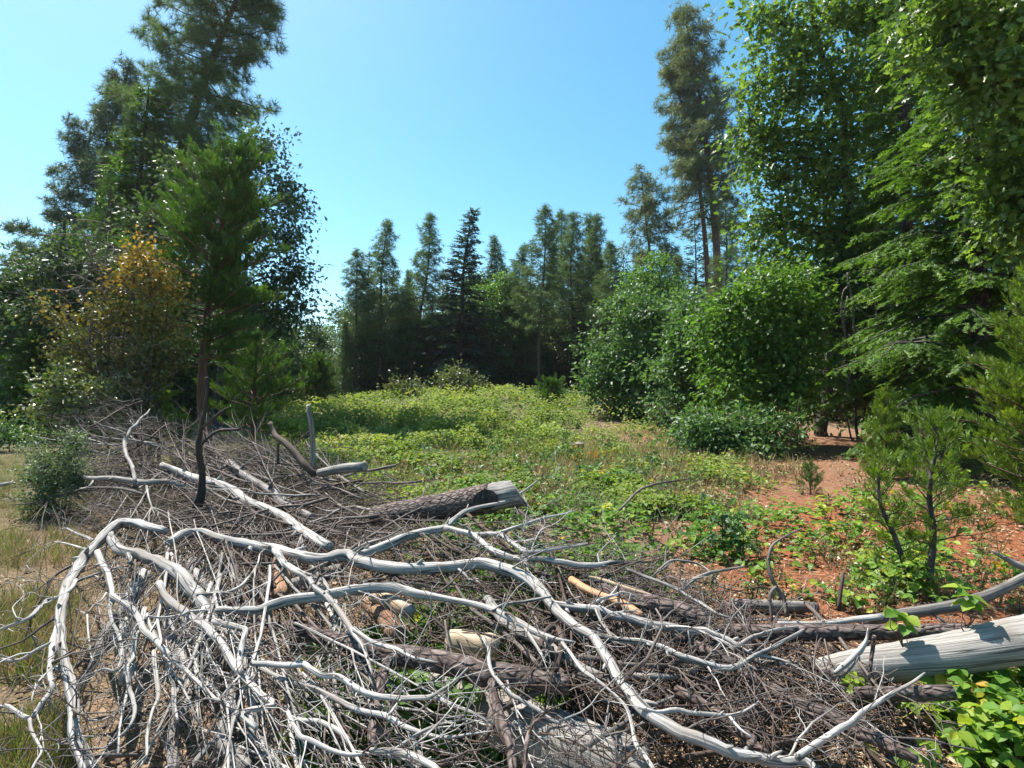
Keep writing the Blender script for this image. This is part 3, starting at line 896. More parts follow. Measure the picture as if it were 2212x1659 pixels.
ORTOP = lambda P, c: np.clip(-.14 + .58 * (P[:, 2] - 1.6) / 2.6 + .30 * c + .28 * rng.random(len(c)) - .12, 0, 1)
broadleaf("shrub", "tall shrub with orange young leaves on top, left of the front cedar", "shrub", 10.5, (310, 10.6),
          [([(285, 900), (265, 760), (290, 600)], .035, .01), ([(320, 880), (330, 720), (320, 580)], .035, .01), ([(270, 860), (200, 780), (130, 710)], .03, .008), ([(300, 900), (345, 800), (360, 690)], .03, .008)],
          [(300, 565, 42, 42), (270, 620, 40, 50), (335, 610, 45, 55), (362, 650, 30, 50), (255, 690, 45, 55), (320, 700, 55, 55), (240, 770, 45, 50), (310, 790, 60, 55), (360, 770, 40, 60),
           (98, 672, 24, 14), (135, 705, 34, 28), (165, 755, 40, 34), (190, 800, 40, 30), (120, 760, 30, 24), (285, 870, 60, 40)],
          760, 15, .082, 'orange', 'brown_twig', tint=ORTOP, shell=.35, sig=.13)
broadleaf("shrub", "low olive shrub with pale leaves under the orange shrub's side arm", "shrub", 9.6, (150, 9.7),
          [([(150, 930), (130, 860)], .02, .008), ([(160, 940), (190, 870)], .02, .008)],
          [(105, 838, 40, 26), (150, 850, 45, 26), (205, 850, 45, 26), (130, 890, 50, 34), (190, 900, 50, 34), (240, 880, 40, 30)],
          300, 17, .075, 'olive', 'brown_twig', shell=.3, sig=.11)
broadleaf("shrub", "grey green small leaved bush on the dry grass at the left of the brush pile", "shrub", 6.9, (100, 6.9),
          [([(100, 1100), (80, 1020)], .014, .006), ([(110, 1100), (140, 1000)], .014, .006), ([(100, 1100), (110, 980)], .014, .006)],
          [(95, 1010, 55, 45), (140, 990, 45, 50), (60, 1040, 45, 36), (120, 1050, 65, 46), (165, 1040, 40, 50), (85, 1080, 55, 28), (170, 950, 30, 30), (140, 1100, 60, 24)],
          520, 22, .034, 'ceanothus', 'brown_twig', shell=.3, sig=.06)
broadleaf("shrub", "small leafy bush at the far left edge beside the track", "shrub", 13, (20, 13), [([(20, 960), (15, 920)], .015, .006)],
          [(10, 930, 30, 26), (38, 945, 24, 20), (-20, 945, 30, 24)], 110, 16, .08, 'oak_blue', 'brown_twig')

# bare dead shrub
def bare_shrub():
    B = on_ground((235 - 1106) / F * 10.9, 10.9)
    root = empty("dead_shrub", B, "leafless grey shrub of tangled twigs left of the orange shrub", "shrub")
    for k in range(9):
        mb = MB()
        tip = W(185 + 135 * rng.random(), 495 + 130 * rng.random(), 10.5 + rng.random())
        a = B + rng.standard_normal(3) * [.25, .2, 0]
        P = limb(mb, a, tip, .022, .006, 5, .08, 10)
        for j in range(14):
            i = rng.integers(3, 10)
            L1 = .35 + .8 * rng.random()
            dr = nrm(rng.standard_normal(3) * [1, 1, .7] + nrm(P[-1] - P[0]) * .7)
            Q = limb(mb, P[i], P[i] + dr * L1, .009, .003, 4, .14, 7)
            for q in range(3):
                dr2 = nrm(dr + rng.standard_normal(3) * .8)
                limb(mb, Q[rng.integers(2, 7)], Q[4] + dr2 * L1 * .5, .004, .002, 3, .15, 5)
        mb.build("stem", M['twig'], root, B)


bare_shrub()

# ================================================================== SHRUBS ON THE FAR MEADOW
broadleaf("shrub", "pale round bush standing at the back of the green meadow", "shrub", 31, (982, 31), [([(982, 850), (984, 815)], .05, .02)],
          [(984, 812, 26, 16), (970, 830, 24, 16), (998, 830, 24, 18), (984, 848, 34, 16)], 240, 18, .17, 'olive', 'brown_twig')
broadleaf("shrub", "low leafy bush left of the pale round bush at the meadow's back", "shrub", 33, (880, 33), [([(880, 860), (882, 835)], .04, .02)],
          [(868, 842, 24, 14), (896, 846, 24, 13), (918, 852, 22, 10)], 150, 16, .18, 'olive', 'brown_twig')
conifer("cedar_tree", "round dark cedar bush at the back right of the meadow", 24, [(1190, 900), (1190, 868), (1192, 832)], .06, .02, .72, COLUMN, 70, 'cedar', 20, 55, .0, .28, .10, CEDAR, 'cedar', 'red_bark')
conifer("cedar_tree", "dark bushy cedar in front of the bright gap", 31, [(684, 868), (686, 830), (690, 778)], .10, .02, 1.25, COLUMN, 90, 'cedar', 20, 55, .0, .36, .13, CEDAR, 'cedar', 'red_bark')
conifer("cedar_tree", "tiny pale conifer sapling left of the bushy cedar", 27, [(645, 880), (645, 860), (645, 822)], .04, .02, .5, CONE, 50, 'cedar', 20, 55, .0, .24, .10, CEDAR, 'olive', 'red_bark')
broadleaf("shrub", "grey brown bush at the dark edge beside the tiny sapling", "shrub", 28, (612, 28), [([(612, 880), (612, 850)], .04, .02)], [(606, 855, 22, 18), (625, 862, 16, 12)], 120, 14, .16, 'olive', 'brown_twig')

# ================================================================== RIGHT GROUP
broadleaf("oak_tree", "big oak with a curving dark trunk, tallest broadleaf on the right", "tree", 16, (1770, 16.6),
          [([(1772, 930), (1792, 820), (1820, 640), (1828, 520), (1826, 400), (1822, 269), (1810, 199), (1772, 103), (1745, -10)], .20, .05)],
          [(1700, 50, 75, 55), (1790, 40, 80, 70), (1880, 60, 70, 80), (1690, 140, 50, 34), (1740, 120, 60, 60), (1655, 185, 44, 44), (1710, 215, 70, 60), (1800, 190, 80, 70), (1625, 270, 34, 46), (1670, 290, 60, 55),
           (1750, 310, 80, 70), (1850, 300, 60, 80), (1640, 340, 40, 30), (1700, 400, 55, 60), (1790, 420, 80, 70), (1690, 490, 62, 60), (1790, 520, 80, 60), (1700, 570, 60, 50), (1800, 600, 80, 50), (1740, 640, 60, 40), (1860, 480, 50, 70), (1890, 180, 50, 60), (1950, 90, 60, 60), (1975, 210, 50, 60), (1930, 320, 50, 60), (1900, 420, 40, 40),
           (1660, 540, 30, 40), (1640, 470, 24, 24)],
          1800, 14, .20, 'oak', 'dark_bark', shell=.3, depth=.8, tmpl=OAKMID, dens=.68)
broadleaf("oak_tree", "oak boughs with large pale leaves hanging in at the upper right corner", "tree", 8.4, (2330, 8.6),
          [([(2325, 1000), (2320, 700), (2300, 400), (2260, 150), (2220, 0)], .12, .04)],
          [(2060, 60, 50, 46), (2120, 40, 60, 60), (2190, 60, 60, 70), (2000, 130, 40, 28), (2060, 150, 45, 40), (2130, 140, 60, 60), (2200, 180, 60, 70), (2100, 220, 40, 40), (2170, 270, 60, 60), (2120, 320, 40, 36),
           (2190, 370, 56, 60), (2140, 420, 40, 36), (2195, 460, 50, 50), (2190, 545, 36, 34), (2270, 250, 60, 90), (2270, 420, 60, 90), (2040, 5, 60, 40), (1965, 60, 30, 30)],
          600, 14, .150, 'oak', 'dark_bark', tmpl=OAKLEAF, shell=.3, sig=.19, dens=.9)
# oak shrubs
broadleaf("oak_shrub", "rounded dark green oak shrub nearest the meadow", "shrub", 20, (1370, 20), [([(1360, 880), (1340, 760)], .05, .02), ([(1380, 880), (1400, 740)], .05, .02), ([(1370, 890), (1300, 830)], .04, .015), ([(1385, 880), (1430, 800)], .04, .015)],
          [(1345, 720, 45, 50), (1390, 690, 45, 45), (1320, 780, 50, 50), (1380, 770, 60, 60), (1430, 740, 45, 60), (1300, 830, 45, 40), (1350, 840, 60, 50), (1415, 830, 55, 60), (1330, 885, 50, 26), (1390, 895, 50, 28), (1285, 790, 24, 28), (1275, 845, 24, 24), (1350, 655, 26, 26), (1415, 680, 30, 34), (1450, 690, 24, 34)],
          1000, 18, .15, 'oak_blue', 'dark_bark', shell=.35, tmpl=OAKMID, dens=.72)
broadleaf("oak_shrub", "dark oak shrub in the middle of the shrub row, left of the brightest one", "shrub", 16.5, (1490, 16.5), [([(1480, 900), (1470, 780)], .05, .02), ([(1500, 900), (1510, 760)], .05, .02)],
          [(1465, 730, 42, 46), (1510, 700, 40, 40), (1455, 800, 50, 50), (1510, 780, 55, 60), (1470, 870, 50, 45), (1530, 850, 55, 55), (1450, 905, 36, 24), (1510, 915, 50, 24), (1540, 690, 30, 36), (1480, 680, 24, 26), (1550, 740, 34, 44)],
          720, 18, .14, 'oak_blue', 'dark_bark', shell=.35, tmpl=OAKMID, dens=.72)
broadleaf("oak_shrub", "bright green bushy oak in front of the big oak's trunk", "shrub", 14, (1640, 14.2), [([(1620, 920), (1590, 780), (1580, 680)], .045, .015), ([(1650, 920), (1660, 760), (1650, 640)], .05, .015), ([(1660, 920), (1720, 800), (1730, 700)], .045, .015)],
          [(1630, 655, 55, 40), (1570, 690, 45, 40), (1690, 680, 55, 45), (1560, 760, 45, 50), (1620, 750, 60, 60), (1690, 770, 60, 60), (1735, 730, 36, 50), (1590, 830, 55, 50), (1660, 850, 60, 50), (1725, 830, 50, 50), (1790, 800, 26, 20), (1700, 620, 45, 30), (1650, 610, 34, 26), (1580, 645, 30, 26), (1755, 680, 30, 40), (1545, 820, 36, 44), (1530, 720, 24, 30)],
          1150, 17, .14, 'oak_bright', 'dark_bark', shell=.35, tmpl=OAKMID, dens=.72)
broadleaf("oak_shrub", "low blue green oak shrub spreading at the front of the shrub row", "shrub", 12, (1580, 12.2), [([(1570, 990), (1520, 940)], .025, .01), ([(1590, 990), (1630, 930)], .025, .01)],
          [(1500, 930, 45, 36), (1555, 920, 45, 34), (1610, 925, 50, 36), (1665, 930, 36, 26), (1530, 965, 50, 34), (1590, 965, 60, 36), (1640, 960, 36, 28), (1560, 1000, 36, 20)],
          560, 16, .11, 'oak_blue', 'dark_bark', shell=.3, tmpl=OAKMID, dens=.75)
conifer("cedar_tree", "yellow green little cedar tucked between the oak shrubs", 12.6, [(1495, 985), (1492, 940), (1496, 895)], .02, .1, .32, COLUMN, 34, 'cedar', 20, 55, 0, .17, .07, CEDAR, 'cedar_yellow', 'red_bark')
conifer("cedar_tree", "thin dim cedar sapling in front of the dark gap by the big oak's foot", 12.3, [(1722, 1000), (1722, 950), (1724, 880)], .02, .1, .33, COLUMN, 34, 'cedar', 20, 55, 0, .17, .07, CEDAR, 'cedar', 'red_bark')
# firs
FIRP = lambda t: (1 - t) ** .8 * .97 + .03
conifer("fir_tree", "large dark fir with drooping bright tipped boughs on the right", 10.2,
        [(2125, 1010), (2118, 760), (2112, 420), (2105, 60), (2100, -330)], .17, .06, 2.5, FIRP, 165, 'fir', 8, 25, .36, .22, .07, FIR_SHOOT, 'fir', 'dark_bark', side=.55, jit=.25)
conifer("fir_tree", "shaded fir behind the drooping fir, filling the dark gap", 13.5, [(1965, 980), (1962, 700), (1955, 300), (1950, -250)], .2, .10, 2.0, FIRP, 170, 'fir', -4, 25, .3, .26, .15, FIR_SHOOT_FAR, 'fir', 'dark_bark')
conifer("fir_tree", "shaded fir behind the corner oak boughs", 13, [(2230, 1000), (2228, 700), (2220, 300), (2210, -250)], .2, .06, 2.3, FIRP, 170, 'fir', -4, 25, .3, .26, .15, FIR_SHOOT_FAR, 'fir', 'dark_bark')
for px, d_, h_ in [(1860, 24, 13), (1940, 22, 14), (2040, 21, 14), (1780, 27, 13), (2140, 20, 15), (1700, 30, 13), (1900, 30, 15), (2000, 28, 15), (2240, 22, 15), (1610, 32, 8), (2330, 24, 15)]:
    place(firB, px, d_, None, h_, "dark conifer in the deep shade behind the right hand oaks", "tree", "dark conifers behind the right hand oaks")
for px, d_, h_ in [(1660, 24, 7), (1830, 21, 7.5), (1560, 27, 5), (1920, 19, 6)]:
    place(broadB, px, d_, None, h_, "shaded broadleaf tree behind the big oak", "tree", "shaded broadleaf trees behind the big oak")
conifer("cedar_tree", "tall bright cedar cut off by the right edge", 6.2, [(2245, 1150), (2242, 900), (2246, 585)], .05, .02, .62, COLUMN, 130, 'cedar', 14, 52, .0, .15, .075, CEDAR_FINE, 'cedar_yellow', 'red_bark', side=.45)
conifer("cedar_tree", "yellowish cedar bush at the left foot of the drooping fir", 9.2, [(1915, 985), (1912, 930), (1912, 862)], .03, .02, .36, COLUMN, 60, 'cedar', 20, 55, .0, .15, .06, CEDAR_FINE, 'cedar_yellow', 'red_bark')
conifer("cedar_tree", "lone bent cedar seedling with bare grey stem on the red soil", 4.3, [(2003, 1300), (2010, 1230), (2016, 1150), (2008, 1060), (2030, 925)], .018, .30, .34, lambda t: .45 + .55 * math.sin(math.pi * min(1, .25 + .7 * t)), 46, 'cedar', 18, 58, .0, .11, .085, CEDAR_FINE, 'cedar_yellow', 'dark_bark', side=.4)
conifer("cedar_tree", "leafy yellow green cedar seedling leaning beside the bent seedling", 4.35, [(1985, 1240), (1935, 1165), (1902, 1090), (1896, 1020)], .014, .15, .30, lambda t: .8 - .3 * t, 32, 'cedar', 18, 58, .0, .115, .07, CEDAR_FINE, 'cedar_yellow', 'dark_bark', side=.4)
conifer("cedar_tree", "tiny green cedar sprout in front of the shade edge", 8.2, [(1752, 1080), (1750, 1050), (1748, 1015)], .008, .2, .16, COLUMN, 14, 'cedar', 20, 60, .0, .12, .05, CEDAR_FINE, 'cedar', 'red_bark')
broadleaf("oak_seedling", "blue green oak seedling with lobed leaves at the edge of the brambles", "plant", 5.2, (1560, 5.2), [([(1562, 1190), (1560, 1120)], .008, .004)],
          [(1545, 1125, 34, 24), (1585, 1140, 30, 26), (1535, 1160, 36, 24), (1580, 1175, 34, 26), (1560, 1200, 28, 20)], 46, 8, .085, 'oak_blue', 'brown_twig', tmpl=OAKLEAF, sig=.06, zmin=.03)
broadleaf("broadleaf_tree", "dim thin stemmed tree in the dark gap left of the drooping fir", "tree", 15.2, (1850, 15.3),
          [([(1850, 930), (1846, 800), (1852, 650)], .05, .02), ([(1862, 930), (1880, 800), (1890, 700)], .03, .012), ([(1835, 930), (1815, 820), (1800, 720)], .03, .012)],
          [(1850, 620, 60, 60), (1890, 700, 50, 60), (1815, 700, 44, 60), (1870, 780, 50, 50), (1900, 560, 50, 60), (1830, 860, 40, 30)], 420, 17, .14, 'live_oak', 'dark_bark', shell=.3, tmpl=OAKMID)
# dead twigs hanging in the shade
def hanging(label, traces, d, mat):
    mb0 = None
    root = None
    for tr_ in traces:
        P = np.array([W(a, b, d) for a, b, r in tr_]); R = np.array([r for a, b, r in tr_]) * d / F * .62
        P[:, 1] += rng.normal() * .15
        Pc = catmull(np.hstack([P, R[:, None]]), 4)
        mb = MB(); tube(mb, Pc[:, :3], Pc[:, 3], 6, rough=.06, tint=.6 + .4 * rng.random())
        for j in range(6):
            i = rng.integers(len(Pc) // 3, len(Pc))
            e = Pc[i, :3] + np.array([rng.normal() * .25, rng.normal() * .2, -.25 - .4 * rng.random()])
            limb(mb, Pc[i, :3], e, .006, .003, 3, .12, 6)
        if root is None:
            root = mb.build("dead_branch", M[mat]); tag(root, label, "branch")
        else:
            mb.build("fork", M[mat], root)


hanging("pale dead branch hanging down beside the big oak's trunk", [[(1826, 590, 3.5), (1828, 615, 4), (1836, 650, 4), (1838, 700, 3.5), (1840, 760, 3), (1830, 815, 2.5), (1822, 850, 2)], [(1826, 620, 3), (1815, 635, 3), (1812, 680, 2.5), (1820, 730, 2.5), (1815, 780, 2)],
         [(1830, 640, 2.5), (1822, 690, 2.5), (1828, 740, 2), (1826, 800, 1.5)]], 13.2, 'twig')
hanging("crooked grey dead branch hanging left of the drooping fir", [[(1890, 610, 2), (1903, 630, 3), (1908, 660, 3), (1912, 700, 3), (1902, 750, 2)], [(1896, 560, 2), (1910, 580, 2.5), (1930, 590, 2), (1950, 575, 1.5)], [(1912, 660, 2), (1930, 685, 2), (1945, 690, 1.5)]], 11.5, 'twig')

# ================================================================== GROUND COVER
def sample_px(n, x0, x1, y0, y1):
    px = x0 + (x1 - x0) * rng.random(n); py = y0 + (y1 - y0) * rng.random(n)
    x, y, z = gpx(px, py)
    return px, py, x, y, z


def sm(a, b, v): return sstep(a, b, v)


def meadow_cover():
    mb = MB()
    px, py, x, y, z = sample_px(330000, 420, 1750, 834, 1120)
    p = sm(560, 640, px) * (1 - sm(1180, 1330, px + 1.1 * (py - 900))) * (1 - sm(985, 1060, py))
    p = np.maximum(p, .75 * sm(700, 820, px) * (1 - sm(1500, 1640, px)) * sm(1010, 1050, py))
    p = np.maximum(p, .20 * sm(1150, 1300, px) * (1 - sm(1560, 1700, px)) * sm(900, 930, py))
    dry = (1 - sm(640, 780, px)) * (1 - sm(868, 890, py))
    p = p * (1 - .85 * dry) * (1 - sm(45, 50, y))
    n1 = fbm(x * .55, y * .35, 3); n2 = fbm(x * 1.7 + 9, y * 1.2 + 3, 3)
    p = p * (.08 + 1.5 * sm(.36, .58, .45 * n1 + .55 * n2))
    k = rng.random(len(px)) < p * .62
    x, y, z, n1, n2 = x[k], y[k], z[k], n1[k], n2[k]
    m = len(x)
    hmax = (.07 + .48 * sm(.42, .66, n2) ** 1.3) * (.45 + .75 * sm(8, 20, y))
    h = hmax * rng.random(m) ** .6
    P = np.stack([x + rng.normal(size=m) * .05, y + rng.normal(size=m) * .12, z + h], -1)
    D = rng.standard_normal((m, 3)) * [1, 1, .35]
    U = rng.standard_normal((m, 3)) * .55 + [0, -.15, 1]
    S = (.040 + .0030 * y) * (.6 + .7 * rng.random(m))
    t = np.clip(.10 + .50 * rng.random(m) + .95 * (n1 - .45) + .32 * (h / (hmax + 1e-3) - .5), 0, .94)
    t = np.where(rng.random(m) < .018, .97, t)
    inst(mb, LEAF2[0] * [1.35, 1, 1], LEAF2[1], P, D, U, S, t)
    o = mb.build("meadow_groundcover", L['meadow'], None, smooth=False)
    tag(o, "light green leafy cover spread over the sunny clearing", None, None, "stuff")


def bramble_cover():
    mb = MB()
    px, py, x, y, z = sample_px(30000, 300, 2500, 1000, 1700)
    p = .85 * sm(820, 950, px) * (1 - sm(1560, 1740, px)) * sm(1005, 1060, py) * (1 - sm(1280, 1380, py))
    p = np.maximum(p, .80 * sm(1560, 1700, px) * sm(1030, 1080, py) * (1 - sm(1270, 1330, py)))
    p = np.maximum(p, .36 * sm(1830, 1980, px) * sm(1480, 1560, py))
    p = np.maximum(p, .38 * sm(600, 700, px) * (1 - sm(1080, 1250, px)) * sm(1340, 1400, py))
    n2 = fbm(x * 1.3 + 4, y * 1.3 + 8, 3)
    p = p * sm(.40, .56, n2) * 1.1
    # bare red soil patches
    for cx, cy, rx, ry in ((1720, 1240, 130, 60), (2140, 1180, 120, 90), (1830, 1060, 160, 26), (1440, 1150, 60, 30), (1560, 1010, 120, 20), (2120, 1270, 120, 50)):
        p = p * (1 - .93 * np.exp(-(((px - cx) / rx) ** 2 + ((py - cy) / ry) ** 2) ** 2))
    k = rng.random(len(px)) < p
    x, y, z, n2, px = x[k], y[k], z[k], n2[k], px[k]
    m = len(x)
    h = (.04 + .22 * rng.random(m)) * (.5 + sm(.45, .7, n2)) * np.where(px > 1600, .9, 1)
    C = np.stack([x, y, z + h], -1)
    az = rng.random(m) * 6.28
    yel = np.clip(sm(1500, 1750, px) * .55 + .15 * rng.normal(size=m), 0, 1)
    base = np.clip(.12 + .45 * rng.random(m) + .38 * yel, 0, .93)
    base = np.where(rng.random(m) < .03, .98, base)
    for j in range(3):
        a = az + (j - 1) * 1.35
        D = np.stack([np.cos(a), np.sin(a), -.15 + .2 * rng.normal(size=m)], -1)
        U = rng.standard_normal((m, 3)) * .35 + [0, -.1, 1]
        S = (.060 + .010 * rng.random(m)) * (.6 + .6 * rng.random(m)) * (1.15 if j == 1 else 1)
        inst(mb, OVAL[0] * [1.25, 1, 1], OVAL[1], C, D, U, S, np.clip(base + .1 * rng.normal(size=m), 0, 1))
    # runners
    for i in range(260):
        j = rng.integers(0, m)
        a = rng.random() * 6.28; Lg = .15 + .35 * rng.random()
        e = C[j] + [math.cos(a) * Lg, math.sin(a) * Lg, 0]; e[2] = gh(e[0], e[1]) + .02 + .1 * rng.random()
        limb(mb, C[j], e, .003, .002, 3, .15, 5)
    o = mb.build("bramble_groundcover", L['bramble'], None, smooth=False)
    tag(o, "trailing bramble leaves patchy over the red soil", None, None, "stuff")


def grass_cover():
    def blades(name, lab, mat, pts, hgt, per, wid, sig, tint0, tint1):
        mb = MB()
        x, y = pts
        m = len(x) * per
        ix = np.repeat(np.arange(len(x)), per)
        X = x[ix] + rng.normal(size=m) * sig; Y = y[ix] + rng.normal(size=m) * sig
        P = np.stack([X, Y, gh(X, Y) - .005], -1)
        D = rng.standard_normal((m, 3)) * [.38, .38, .1] + [.05, 0, 1]
        tuft = rng.random(len(x))[ix]
        S = hgt * (.35 + .75 * rng.random(m)) * (.6 + .7 * tuft)
        inst(mb, BLADE[0] * [wid, 1, 1], BLADE[1], P, D, rng.standard_normal((m, 3)), S, np.clip(tint0 + (tint1 - tint0) * (.6 * rng.random(m) + .4 * tuft), 0, 1))
        o = mb.build(name, L[mat], None, smooth=False)
        tag(o, lab, None, None, "stuff")
    # dry grass at the left
    px, py, x, y, z = sample_px(9000, -500, 330, 985, 1750)
    n = fbm(x * 1.1, y * 1.1, 3)
    lim = np.interp(py, [985, 1130, 1300, 1500, 1700], [120, 190, 190, 165, 120])
    p = (1 - sm(lim - 60, lim + 40, px)) * sm(.36, .52, n)
    for cx, cy, rx, ry in ((40, 1135, 90, 26), (240, 1250, 50, 60), (200, 1500, 90, 90)):
        p = p * (1 - .95 * np.exp(-(((px - cx) / rx) ** 2 + ((py - cy) / ry) ** 2) ** 2))
    k = rng.random(len(px)) < p * 1.0
    blades("dry_grass", "straw coloured dry grass left of the brush pile", 'straw', (x[k], y[k]), .19, 7, .55, .035, 0, .93)
    k2 = rng.random(len(px)) < p * .5 * sm(.38, .54, fbm(x * .8 + 20, y * .8, 2))
    blades("green_grass", "green grass tufts among the dry grass", 'grass', (x[k2], y[k2]), .20, 10, .7, .03, 0, .8)
    # straw along the back of the meadow and the tan patch
    px, py, x, y, z = sample_px(5200, 560, 1720, 838, 1060)
    p = (1 - sm(640, 800, px)) * (1 - sm(872, 900, py)) + .8 * np.exp(-(((px - 1400) / 220) ** 2 + ((py - 990) / 45) ** 2)) + .35 * sm(980, 1010, py) * (1 - sm(1040, 1060, py)) + .3 * (1 - sm(844, 852, py)) + .24
    k = (rng.random(len(px)) < p * .8) & (y < 44)
    blades("straw_tufts", "tan dry grass tufts across the middle of the clearing", 'straw', (x[k], y[k]), .26, 9, 1.3, .07, 0, 1)
    k = (rng.random(len(px)) < .55 * np.exp(-(((px - 1230) / 240) ** 2 + ((py - 985) / 30) ** 2))) & (y < 44)
    blades("grass_tufts", "upright green grass tufts in the middle of the clearing", 'grass', (x[k], y[k]), .34, 10, 1.2, .06, .1, 1)
    # grey weeds
    px, py, x, y, z = sample_px(700, 1180, 1640, 960, 1140)
    k = rng.random(len(px)) < .75 * np.exp(-(((px - 1330) / 120) ** 2 + ((py - 1060) / 50) ** 2)) + .12
    blades("grey_weeds", "pale grey green weeds behind the sawn log", 'sage', (x[k], y[k]), .28, 14, 1.0, .06, 0, 1)


def litter_cover():
    mb = MB()
    px, py, x, y, z = sample_px(60000, -300, 2600, 940, 1750)
    p = .08 + .49 * sm(500, 1300, px) + .4 * sm(1850, 2000, px) * sm(1430, 1500, py) + .3 * sm(1280, 1330, py) * sm(1500, 1600, px)
    p = p * sm(.34, .56, fbm(x * 1.5 + 2, y * 1.5 + 11, 3))
    k = rng.random(len(px)) < p * .75
    x, y = x[k], y[k]; m = len(x)
    P = np.stack([x, y, gh(x, y) + .006 + .02 * rng.random(m)], -1)
    D = rng.standard_normal((m, 3)) * [1, 1, .2]; U = rng.standard_normal((m, 3)) * .35 + [0, 0, 1]
    inst(mb, CHIP[0] * [.8, 1.3, 1], CHIP[1], P, D, U, (.016 + .026 * rng.random(m) + .0006 * y) * (.6 + .6 * rng.random(m)), rng.random(m) ** 1.1)
    tag(mb.build("leaf_litter", L['litter'], None, smooth=False), "dead leaves and bark chips scattered over the soil", None, None, "stuff")
    mb = MB()
    px, py, x, y, z = sample_px(1500, -200, 2500, 950, 1720)
    for a, b, c in zip(px, x, y):
        if rng.random() > .25 + .5 * (a > 900): continue
        t = rng.random() * 6.28; Lg = (.10 + .45 * rng.random() ** 2)
        e = np.array([b + math.cos(t) * Lg, c + math.sin(t) * Lg, 0]); e[2] = gh(e[0], e[1]) + .012 + .03 * rng.random()
        limb(mb, on_ground(b, c, .012), e, .003 + .006 * rng.random() ** 2, .002, 3, .07, 5)
    tag(mb.build("fallen_twigs", M['twig'], None), "small fallen twigs strewn over the soil", None, None, "stuff")
    # pebbles and clods on the red soil
    mb = MB()
    px, py, x, y, z = sample_px(1600, 1350, 2500, 1010, 1340)
    a = np.array([[-.5, -.4, -.1], [.5, -.45, -.1], [.45, .5, -.1], [-.5, .4, -.1], [.05, 0, .42]])
    f = np.array([[0, 1, 4], [1, 2, 4], [2, 3, 4], [3, 0, 4]])
    P = np.stack([x, y, z], -1); m = len(x)
    inst(mb, a, f, P, rng.standard_normal((m, 3)) * [1, 1, .1], np.array([0, 0, 1.0]), .012 + .035 * rng.random(m) ** 3, rng.random(m))
    cm = M['clod'] = leaf_mat("soil_clods", [(0, (.14, .055, .03)), (.6, (.26, .105, .055)), (1, (.34, .20, .13))], .9, .2, .0)
    tag(mb.build("soil_clods", cm, None, smooth=False), "red clods and small stones lying on the bare soil", None, None, "stuff")


def weed_clumps():
    for nm, lab, mat, cnt, sz, box, tm in (("tall_weeds", "taller dark green weeds dotted over the clearing", 'oak_blue', 150, .055, (640, 1500, 845, 1060), LEAF2),
                                       ("dry_weeds", "brownish dry weeds dotted over the clearing and the soil", 'straw', 170, .045, (620, 2200, 845, 1120), LEAF2),
                                       ("soil_weeds", "small olive weeds dotted over the red soil", 'olive', 150, .03, (1250, 2300, 1000, 1330), LEAF2)):
        mb = MB()
        px, py, x, y, z = sample_px(cnt, *box)
        k = y < 40
        C = np.stack([x, y, z], -1)[k]
        h = (.12 + .30 * rng.random(len(C))) * (.6 + .03 * C[:, 1].clip(0, 20))
        for c, hh in zip(C, h):
            for j in range(4):
                limb(mb, c, c + [rng.normal() * .3 * hh, rng.normal() * .3 * hh, hh * (.6 + .5 * rng.random())], .004, .002, 3, .1, 4)
        Q = np.repeat(C, 5, 0) + np.stack([rng.normal(size=len(C) * 5) * .25, rng.normal(size=len(C) * 5) * .25, .35 + .65 * rng.random(len(C) * 5)], -1) * np.repeat(h, 5)[:, None]
        leaves_at(mb, Q, .05, 9, sz * (1.3 if mat != 'olive' else 1), tm, lambda P, i: rng.random(len(i)))
        tag(mb.build(nm, L[mat], None, smooth=False), lab, None, None, "stuff")
    # needle litter
    mb = MB()
    px, py, x, y, z = sample_px(26000, 700, 2500, 960, 1700)
    k = rng.random(len(x)) < (.25 + .6 * sm(.42, .6, fbm(x * 1.3 + 31, y * 1.3 + 5, 3)))
    x, y, z = x[k], y[k], z[k]; m = len(x)
    P = np.stack([x, y, z + .006 + .012 * rng.random(m)], -1)
    inst(mb, np.array([[-.03, 0, 0], [.03, 0, 0], [.02, 1, .03], [-.02, 1, .03]]), np.array([[0, 1, 2], [0, 2, 3]]), P, rng.standard_normal((m, 3)) * [1, 1, .08], np.array([0, 0, 1.0]), .05 + .10 * rng.random(m), rng.random(m))
    tag(mb.build("needle_litter", L['litter'], None, smooth=False), "dry needles and slivers strewn over the soil", None, None, "stuff")


weed_clumps()
meadow_cover(); bramble_cover(); grass_cover(); litter_cover()


def bracken_thing(px, py, w, lab):
    x, y, z = [float(v) for v in gpx(px, py)]
    B = np.array([x, y, z]); root = empty("dead_bracken", B, lab, "plant")
    mb = MB(); n = int(150 * w / .3)
    P = B + rng.standard_normal((n, 3)) * [w, w, 0] + np.abs(rng.standard_normal((n, 1))) * [0, 0, w * .5] + [0, 0, .02]
    inst(mb, CEDAR[0], CEDAR[1], P, rng.standard_normal((n, 3)) + [0, 0, .5], rng.standard_normal((n, 3)) + [0, 0, .5], .07 + .10 * rng.random(n), rng.random(n))
    mb.build("frond", L['rust'], root, B, smooth=False)


bracken_thing(1268, 998, .19, "bright orange dead bracken clump in the middle of the clearing")
bracken_thing(1331, 1026, .09, "smaller orange dead bracken tuft, down right of the bright clump")
bracken_thing(1184, 970, .10, "rusty little dead bracken tuft left of the grey stump")


